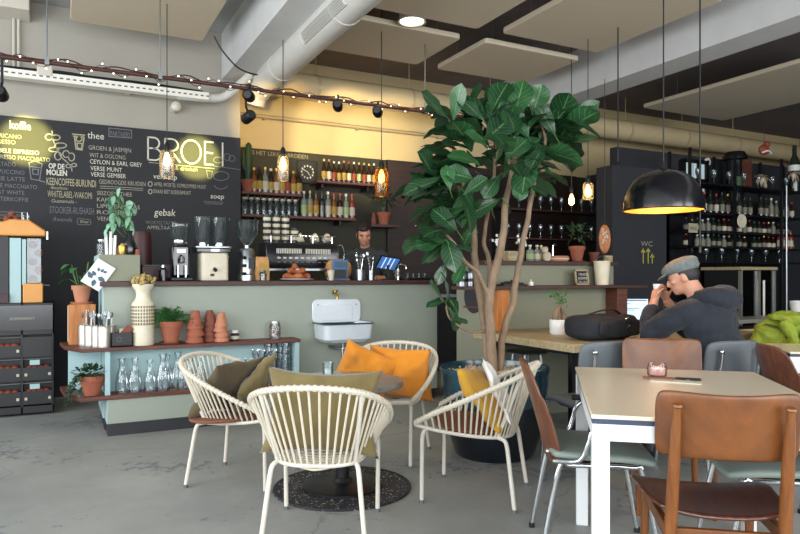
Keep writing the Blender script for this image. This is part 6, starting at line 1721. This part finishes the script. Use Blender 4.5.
# dark shelves with glasses behind the side counter
p0 = onv(500, 225, 6.9); p1 = onv(598, 225, 6.9)
t = T('glass_shelf', 'dark back shelf with glasses behind the fig tree', 'shelf', (p0.x, 6.78, 0)); w_ = p1.x-p0.x
zz = [onv(548, y, 6.9).z for y in (211, 239)]
for z in zz: S().box(0, 0, z-.02, w_, .3, z).obj('shelf_board', 'dark_plank', t)
for x in (0, w_-.03): S().box(x, 0, 0, x+.03, .3, 2.6).obj('post', 'black_metal', t)
g0 = None
for r, z in enumerate(zz):
    for i in range(9):
        p = Vector((p0.x+.12+i*(w_-.24)/8, 6.9, z+.001)); lb = f'{ORD[i]} stemmed glass along the {"upper" if r == 0 else "lower"} dark back shelf'
        if g0 is None:
            g0 = t = T('wine_glass', lb, 'glass', p, 0, 'glasses on the dark back shelf')
            S().lathe([(0, 0), (.035, 0), (.004, .008), (.004, .08), (.03, .11), (.036, .15), (.03, .19), (.028, .19), (.034, .15), (.026, .115), (0, .09)], 16).obj('body', 'tumbler_glass', t)
        else: dup(g0, p, 0, lb)
# wc sign on the dark wall
VW = 5.598
wc_ = T('painted_sign', 'chalk WC sign with three upward arrows on the dark wall', 'sign', (0, VW, 0))
write('WC', 641, 246.0, 652.5, 5, 'chalk_soft', v=VW-.002, parent=wc_, name='chalk_lettering'); flush_text()
for x, y0, y1 in ((643.2, 263, 249), (648.2, 263, 248.4), (652.2, 263, 254)):
    stroke([[(x, y0), (x, y1)], [(x-1.6, y1+3.2), (x, y1), (x+1.6, y1+3.2)]], .014, 'chalk_yellow', v=VW-.002, parent=wc_, name='arrow')
# ================================================================ WINE RACK
RVV = 5.5
ra, rb = onv(690, 230, RVV).x, onv(806, 230, RVV).x
t = T('wine_rack', 'tall black metal rack full of bottles and glasses by the WC wall', 'rack', (ra, RVV, 0)); W_ = rb-ra
zr = [onv(745, y, RVV).z for y in (186, 214.5, 232.5, 247.5, 262)]
for x in (0, W_*.36, W_*.77, W_-.03): 
    for y in (0, .3): S().box(x, y, 0, x+.03, y+.03, 2.75).obj('post', 'black_metal', t)
for z in zr: S().box(0, 0, z-.02, W_, .33, z).obj('shelf_board', 'black_metal', t)
S().box(0, .31, .0, W_, .33, 2.2).obj('back_panel', 'black_plastic', t)
part(S().cyl((W_*.80, -.02, .0), (W_*.80, -.02, 2.4), .014, seg=10).obj('ladder_rail', 'steel', t), 'vertical steel ladder rail')
K_WINE = [('wine', g, l, c, .037) for g, l, c in (('bottle_green', 'label_dim', 'cap_black'), ('bottle_brown', 'label_dim', 'cap_gold'), ('bottle_green', 'label_dim', 'cap_black'), ('bottle_brown', 'label_white', 'cap_red'), ('bottle_clear', 'label_dim', 'cap_white'))]
R.seed(160)
for r, (z, h) in enumerate(zip(zr[1:4], (.27, .17, .17))):
    n = (20, 22, 22)[r]
    for i in range(n):
        x = .1+i*(W_-.2)/(n-1)
        if R.random() < .12: continue
        k = R.choice(K_WINE); p = Vector((ra+x, RVV+.14, z+.001)); lb = f'{ORD[i] if i < 16 else ORD[i-16]+" to last"} bottle along the {("top", "middle", "lower")[r]} row of the wine rack'
        if k not in BL:
            kind, g, l, c, rr_ = k; BL[k] = bottle(lb, p, .29, rr_, kind, g, l, c, 'bottles in the wine rack'); BL[k].scale = (.9, .9, h/.29)
        else: dup(BL[k], p, R.uniform(0, 6), lb, 'bottles in the wine rack', scale=(.9, .9, h*R.uniform(.85, 1.05)/.29))
for i in range(14):      # glasses hung and stacked in the top and the lowest bay
    p = Vector((ra+.15+i*(W_-.4)/13, RVV+.12, zr[0]+.001 if i % 2 else zr[4]+.001)); dup(g0, p, 0, f'{ORD[i]} stemmed glass in the {"top" if i % 2 else "bottom"} bay of the wine rack', 'glasses in the wine rack')
for k in range(4):
    p = onv(784+k*3.6, 245, RVV-.0); dup(BL[K_SPIRIT[8]], Vector((p.x, RVV+.06, zr[3]+.001)), 0, f'{ORD[k]} red and orange bottle at the end of the lower row of the rack', 'red bottles in the wine rack', scale=(.9, .9, .85))
t = T('wall_plate', 'pale round plate displayed in the wine rack', 'plate', onv(741, 221, RVV-.03)); 
S().lathe([(0, 0), (.06, 0), (.09, .012), (.085, .018), (0, .01)], 26, M=Matrix.Rotation(PI/2, 4, 'X')).obj('dish', 'ceramic_cream', t); S().tube([(0, .0, -.02), (0, .03, -.09)], .004, 5).obj('stand', 'steel', t)
t = T('hanging_sign', 'small ochre hand-painted sign hanging before the dark wall', 'sign', onv(693, 228, RVV-.12))
S().box(-.075, -.006, -.055, .075, .006, .055).obj('board', 'chalk_ochre', t); 
S().tube([(0, 0, .055), (0, .0, .8)], .003, 5).obj('hanging_cord', 'black_plastic', t)
p = t.location; write('THUIS', 689.5, 229.6, 697, 3, 'kick', v=RVV-.12-.0075, parent=t, name='painted_lettering'); flush_text()
# ornaments on top of the rack and hung from the duct
t = T('straw_bundle', 'bundle of pale dried grass on top of the wine rack', 'dried flowers', onv(762, 178, RVV+.1)); R.seed(161)
def tuft(t, m, n, rx, rz_):
    s = S()
    for i in range(n):
        a = R.uniform(-1, 1); q = Vector((a*rx, R.uniform(-.06, .06), R.uniform(-rz_, rz_*.6)))
        leafmesh(s, (0, 0, .02), q, q.length, .035, n=3, droop=.5)
    return s.obj('foliage', m, t, fix=False)
tuft(t, 'cloth_white_red', 46, .17, .12)
t = T('straw_bundle', 'second bundle of pale dried grass at the far end of the rack', 'dried flowers', onv(793, 174, RVV+.1)); tuft(t, 'cloth_white_red', 36, .16, .10)
t = T('ornament', 'small red and white bird ornament hanging under the duct', 'ornament', onv(764, 150, RVV+.2))
s = S(); s.sph((0, 0, 0), (.10, .05, .07), 14, 8); s.sph((.06, 0, .08), (.05, .04, .045), 12, 8); s.obj('body', 'label_red', t)
S().tube(spline([(-.1, -.04, -.05), (0, -.06, -.02), (.1, -.04, -.05)], 4), .014, 6).obj('wing', 'cap_white', t); S().tube([(0, 0, .06), (0, 0, ZC-t.location.z)], .003, 5).obj('hanging_cord', 'black_plastic', t)
t = T('round_camera', 'small round white wall speaker with a black centre', 'speaker', onv(707, 162, 6.28))
S().lathe([(0, 0), (.06, 0), (.055, .02), (0, .02)], 20, M=Matrix.Rotation(PI/2, 4, 'X')).obj('ring', 'ceramic_white', t); S().lathe([(0, .02), (.025, .02), (.02, .026), (0, .026)], 14, M=Matrix.Rotation(PI/2, 4, 'X')).obj('cone', 'black_plastic', t)
t = T('stove_pipe', 'thick black column with a flange rising behind the rack', 'column', onv(735, 165, RVV+.5)*Vector((1, 1, 0)))
S().cyl((0, 0, 0), (0, 0, 2.9), .11, seg=20).obj('shaft', 'black_metal', t); S().lathe([(.11, 2.78), (.16, 2.8), (.16, 2.84), (.12, 2.9)], 20).obj('flange', 'black_metal', t)
simple_lathe('green_tin', 'dark green tin on top of the wine rack', 'tin', onv(737, 187, RVV+.12), [(0, -.0), (.065, 0), (.065, .13), (0, .135)], 'cactus')
t = T('wooden_post', 'reddish wooden board standing on the rack beside the black column', 'board', onv(747, 187, RVV+.2)); S().box(-.08, -.015, 0, .08, .015, .36).obj('board', 'red_wood', t)
tb = onv(797, 155, RVV+.15)
t = T('giant_bottle', 'big dark display bottle with a white label up by the duct', 'bottle', Vector((tb.x-.06, RVV+.15, zr[0]+.001+.0)))
S().lathe([(0, 0), (.075, 0), (.08, .02), (.08, .40), (.03, .52), (.028, .66), (0, .66)], 18).obj('body', 'bottle_green', t); S().lathe([(.081, .30), (.081, .38)], 18, cap=(False, False)).obj('label_band', 'cap_white', t)
# glass door fridge with warm shelves
FVV = 4.9
f0, f1 = onv(740, 300, FVV).x, onv(775, 300, FVV).x
t = T('display_fridge', 'glass-door fridge with wooden top and pale handles beyond the man', 'fridge', (f0, FVV, 0)); fw = f1-f0; fz = onv(757, 270, FVV).z
s = S().box(0, .03, 0, .03, .5, fz).box(fw-.03, .03, 0, fw, .5, fz).box(0, .47, 0, fw, .5, fz).box(0, .03, 0, fw, .5, .1)
s.obj('cabinet_frame', 'black_plastic', t); S().box(-.02, -.02, fz, fw+.02, .5, fz+.035).obj('wooden_top', 'pale_wood', t)
for k in range(4):
    z = .2+(fz-.25)*k/3.6; S().box(.03, .05, z, fw-.03, .46, z+.015).obj('shelf_board', 'pale_wood', t)
    for i in range(4):
        q = Vector((f0+.12+i*(fw-.22)/3, FVV+.16, z+.016)); dup(BL[K_SOFT[(i+k) % 7]], q, 0, f'{ORD[i]} bottle on the {ORD[k]} shelf inside the glass-door fridge', 'bottles in the glass-door fridge', scale=(1, 1, .72))
for a, b_ in ((.0, fw*.5-.005), (fw*.5+.005, fw)):
    d = S().box(a, .0, .05, b_, .006, fz-.01).obj('door', 'window_glass', t)
    for x in (a, b_-.03): S().box(x, -.012, .05, x+.03, .022, fz-.01).obj('door_post', 'tin', d)
    S().box(a, -.012, .05, b_, .02, .08).obj('door_rail', 'tin', d)
S().tube([(fw*.56, -.05, .55), (fw*.56, -.05, fz-.12)], .012, 8).obj('handle', 'tin', t)
# pale ledge counter with a white pot
LV = 3.98
l0, l1 = 5.12, 7.2
lz = onv(770, 318.5, LV).z
t = T('side_ledge', 'pale narrow counter ledge in front of the glass-door fridge', 'counter', (l0, LV, 0))
S().box(0, 0, lz-.035, l1-l0, .3, lz).obj('worktop', 'tin', t); S().box(.02, .03, 0, l1-l0-.02, .28, lz-.09).obj('cabinet', 'brown_panel', t); S().box(0, .0, lz-.115, l1-l0, .02, lz-.09).obj('rail', 'pale_wood', t)
simple_lathe('white_pot', 'white bowl-shaped pot on the pale ledge at the frame edge', 'pot', Vector((onv(800, 318, LV+.12).x, LV+.12, lz+.001)), [(0, 0), (.07, 0), (.09, .09), (.095, .15), (.088, .15), (.08, .09), (0, .03)], 'ceramic_white')
# ================================================================ PENDANTS
def bulb_pendant(label, px, py, Y, h, r, gl, lamp=True, shade=True, e=9, name='pendant_lamp'):
    p = PD(px, py, Y); t = T(name, label, 'pendant lamp', p, 0, 'glass pendant bulbs over the bar')
    top = ZC - p.z
    S().tube([(0, 0, h*.5+.06), (0, 0, top)], .004, 6).obj('cord', 'black_plastic', t)
    S().lathe([(0, h*.5-.02), (.022, h*.5-.02), (.024, h*.5+.04), (.012, h*.5+.065), (0, h*.5+.066)], 14).obj('socket', 'black_metal', t)
    S().lathe([(0, h*.5-.02), (.012, h*.5-.03), (.03, h*.5-.085), (.026, h*.5-.125), (0, h*.5-.145)], 16).obj('bulb', 'bulb_glow', t)
    S().lathe([(0, ZC-.03-p.z), (.04, ZC-.03-p.z), (.045, ZC-.001-p.z), (0, ZC-.001-p.z)], 16).obj('ceiling_rose', 'black_metal', t)
    if shade:
        S().lathe([(.025, h*.5), (r*.75, h*.46), (r, h*.32), (r, -h*.42), (r*.85, -h*.5), (r*.5, -h*.5)], 22, cap=(False, False)).obj('glass_shade', gl, t)
    light('POINT', 'bulb_light', p+Vector((0, 0, h*.5-.085)), e, (1, .66, .30), shadow_soft_size=.03)
    return t
def light(kind, name, loc, energy, color, aim=None, **kw):
    l = bpy.data.lights.new(name, kind); l.energy = energy; l.color = color
    for k, v in kw.items(): setattr(l, k, v)
    o = bpy.data.objects.new(name, l); COL.objects.link(o); o.location = loc
    if aim is not None: o.rotation_euler = (Vector(aim)-Vector(loc)).to_track_quat('-Z', 'Y').to_euler()
    return o
bulb_pendant('clear glass pendant bulb glowing in front of the chalk shop name', 167, 164, 5.6, .24, .062, 'clear_glass')
bulb_pendant('clear glass pendant bulb glowing before the wine bottles', 283, 168, 5.9, .24, .05, 'clear_glass')
bulb_pendant('amber glass pendant with a long filament by the beer shelf', 381.5, 182, 6.1, .27, .062, 'amber_glass')
bulb_pendant('glass pendant bulb over the side counter, the higher and larger one', 588, 191, 6.3, .17, .05, 'clear_glass', e=5)
bulb_pendant('bare pendant bulb over the side counter, the lower and smaller one', 571.5, 200, 6.9, .17, .05, 'clear_glass', shade=False, e=5)
# black dome lamp
DY = 4.45; p = PD(663.5, 210.5, DY)
t = T('dome_lamp', 'large black dome pendant lamp with a golden inside over the long table', 'pendant lamp', p)
rd = 38.5/660*DY
out = [(rd, 0), (rd*.985, .06), (rd*.91, .135), (rd*.74, .205), (rd*.5, .25), (rd*.2, .272), (.03, .278)]
S().lathe(out + [(.0, .28)], 48, cap=(False, True)).obj('shade', 'black_gloss', t)
S().lathe([(r*.97, z-.006 if z else .001) for r, z in out], 48, cap=(False, False)).obj('inner_lining', 'lamp_gold', t)
S().tube([(rd*math.cos(q*PI/24), rd*math.sin(q*PI/24), 0) for q in range(48)], .004, 6, closed=True).obj('rim', 'black_metal', t)
S().cyl((0, 0, .275), (0, 0, .33), .03, .018, 14).obj('cap', 'black_metal', t); S().tube([(0, 0, .33), (0, 0, ZC-p.z)], .005, 6).obj('cord', 'black_plastic', t)
S().sph((0, 0, .14), (.035, .035, .045), 14, 10).obj('bulb', 'bulb_glow', t); S().cyl((0, 0, .17), (0, 0, .27), .02, seg=12).obj('socket', 'black_metal', t)
light('POINT', 'dome_light', p+Vector((0, 0, .09)), 9, (1, .70, .36), shadow_soft_size=.04)
for px, yb, lb, Y in ((618, 163, 'thin black cable hanging from the ceiling to the beige duct height', 6.0), (700, 246, 'long black cable hanging beside the dome lamp', 4.9)):
    q = PD(px, yb, Y); t = T('hanging_cable', lb, 'cable', q)
    S().tube([(0, 0, 0), (0, 0, ZC-q.z)], .006, 6).obj('cable', 'black_plastic', t); S().lathe([(0, -.05), (.012, -.05), (.014, .0), (.006, .012), (0, .012)], 12).obj('socket', 'black_metal', t)
# ================================================================ LIGHT
def light(kind, name, loc, energy, color, aim=None, **kw):
    l = bpy.data.lights.new(name, kind); l.energy = energy; l.color = color
    for k, v in kw.items(): setattr(l, k, v)
    o = bpy.data.objects.new(name, l); COL.objects.link(o); o.location = loc
    if aim is not None: o.rotation_euler = (Vector(aim)-Vector(loc)).to_track_quat('-Z', 'Y').to_euler()
    return o
WARM = (1, .72, .40); DAY = (.94, .97, 1.0)
for a, b_ in LH:
    light('AREA', 'daylight_side_window', (UL-.02, (a+b_)/2, 1.9), (135 if a < 3 else 85)*(b_-a)/2.4, DAY, aim=(UL+5, (a+b_)/2, 1.6), shape='RECTANGLE', size=b_-a, size_y=2.7)
for a, b_ in BH:
    light('AREA', 'daylight_rear_window', ((a+b_)/2, VB+.02, 1.9), 150*(b_-a)/3, DAY, aim=((a+b_)/2, VB+5, 1.6), shape='RECTANGLE', size=b_-a, size_y=2.7)
w = bpy.data.worlds.new('sky'); scene.world = w; w.use_nodes = True
bg = w.node_tree.nodes['Background']; bg.inputs[0].default_value = (.62, .72, .85, 1); bg.inputs[1].default_value = .6
spots = [(338, 107, 'black spotlight on the rail aimed at the yellow wall, over the beer bottles', onv(346, 144, VF), 165),
         (378, 113, 'black spotlight on the rail directly above the amber glass pendant', onv(392, 150, VF), 110),
         (246, 119, 'black spotlight hanging at the end of the white wall beside the blackboard', onv(197, 158, 7.19), 620),
         (2, 96, 'black spotlight at the frame edge lighting the coffee menu', onv(27, 142, 7.2), 620)]
for px, py, lb, aim, e in spots:
    t, p, d = spot(px, py, lb, aim)
    light('SPOT', 'track_beam', p + d*.02, e, (1, .90, .22) if e > 400 else (1, .80, .42), aim=aim, spot_size=math.radians(19 if e > 400 else 42), spot_blend=.55, shadow_soft_size=.03)
# small spotlight above the hanging one, its beam aimed at the yellow wall
t, p, d = spot(250, 97, 'small black spotlight tucked against the rail above the hanging one', onv(280, 126, VF))
light('SPOT', 'track_beam', p+d*.02, 95, (1, .64, .16), aim=onv(280, 126, VF), spot_size=math.radians(38), spot_blend=.6, shadow_soft_size=.03)
light('SPOT', 'downlight_beam', onz(412, 22, 3.45)-Vector((0, 0, .02)), 50, (1, .82, .55), aim=onz(412, 22, 3.45)-Vector((0, 0, 2)), spot_size=2.4, spot_blend=.8, shadow_soft_size=.1)
# ---------------------------------------------------------------- camera
cd = bpy.data.cameras.new('camera'); cam = bpy.data.objects.new('camera', cd); COL.objects.link(cam)
cam.location = (0, 0, EYE); cam.rotation_euler = (PI/2, 0, -math.atan2(ST, CT))
cd.sensor_width = 36; cd.lens = 36*FPX/800; cd.shift_y = (HY-267)/800; cd.clip_end = 60; cd.clip_start = .02
scene.camera = cam
vs = scene.view_settings
vs.view_transform = 'Standard'; vs.look = 'None'; vs.gamma = 1; vs.exposure = 0.4; vs.use_curve_mapping = False
scene.cycles.use_denoising = True
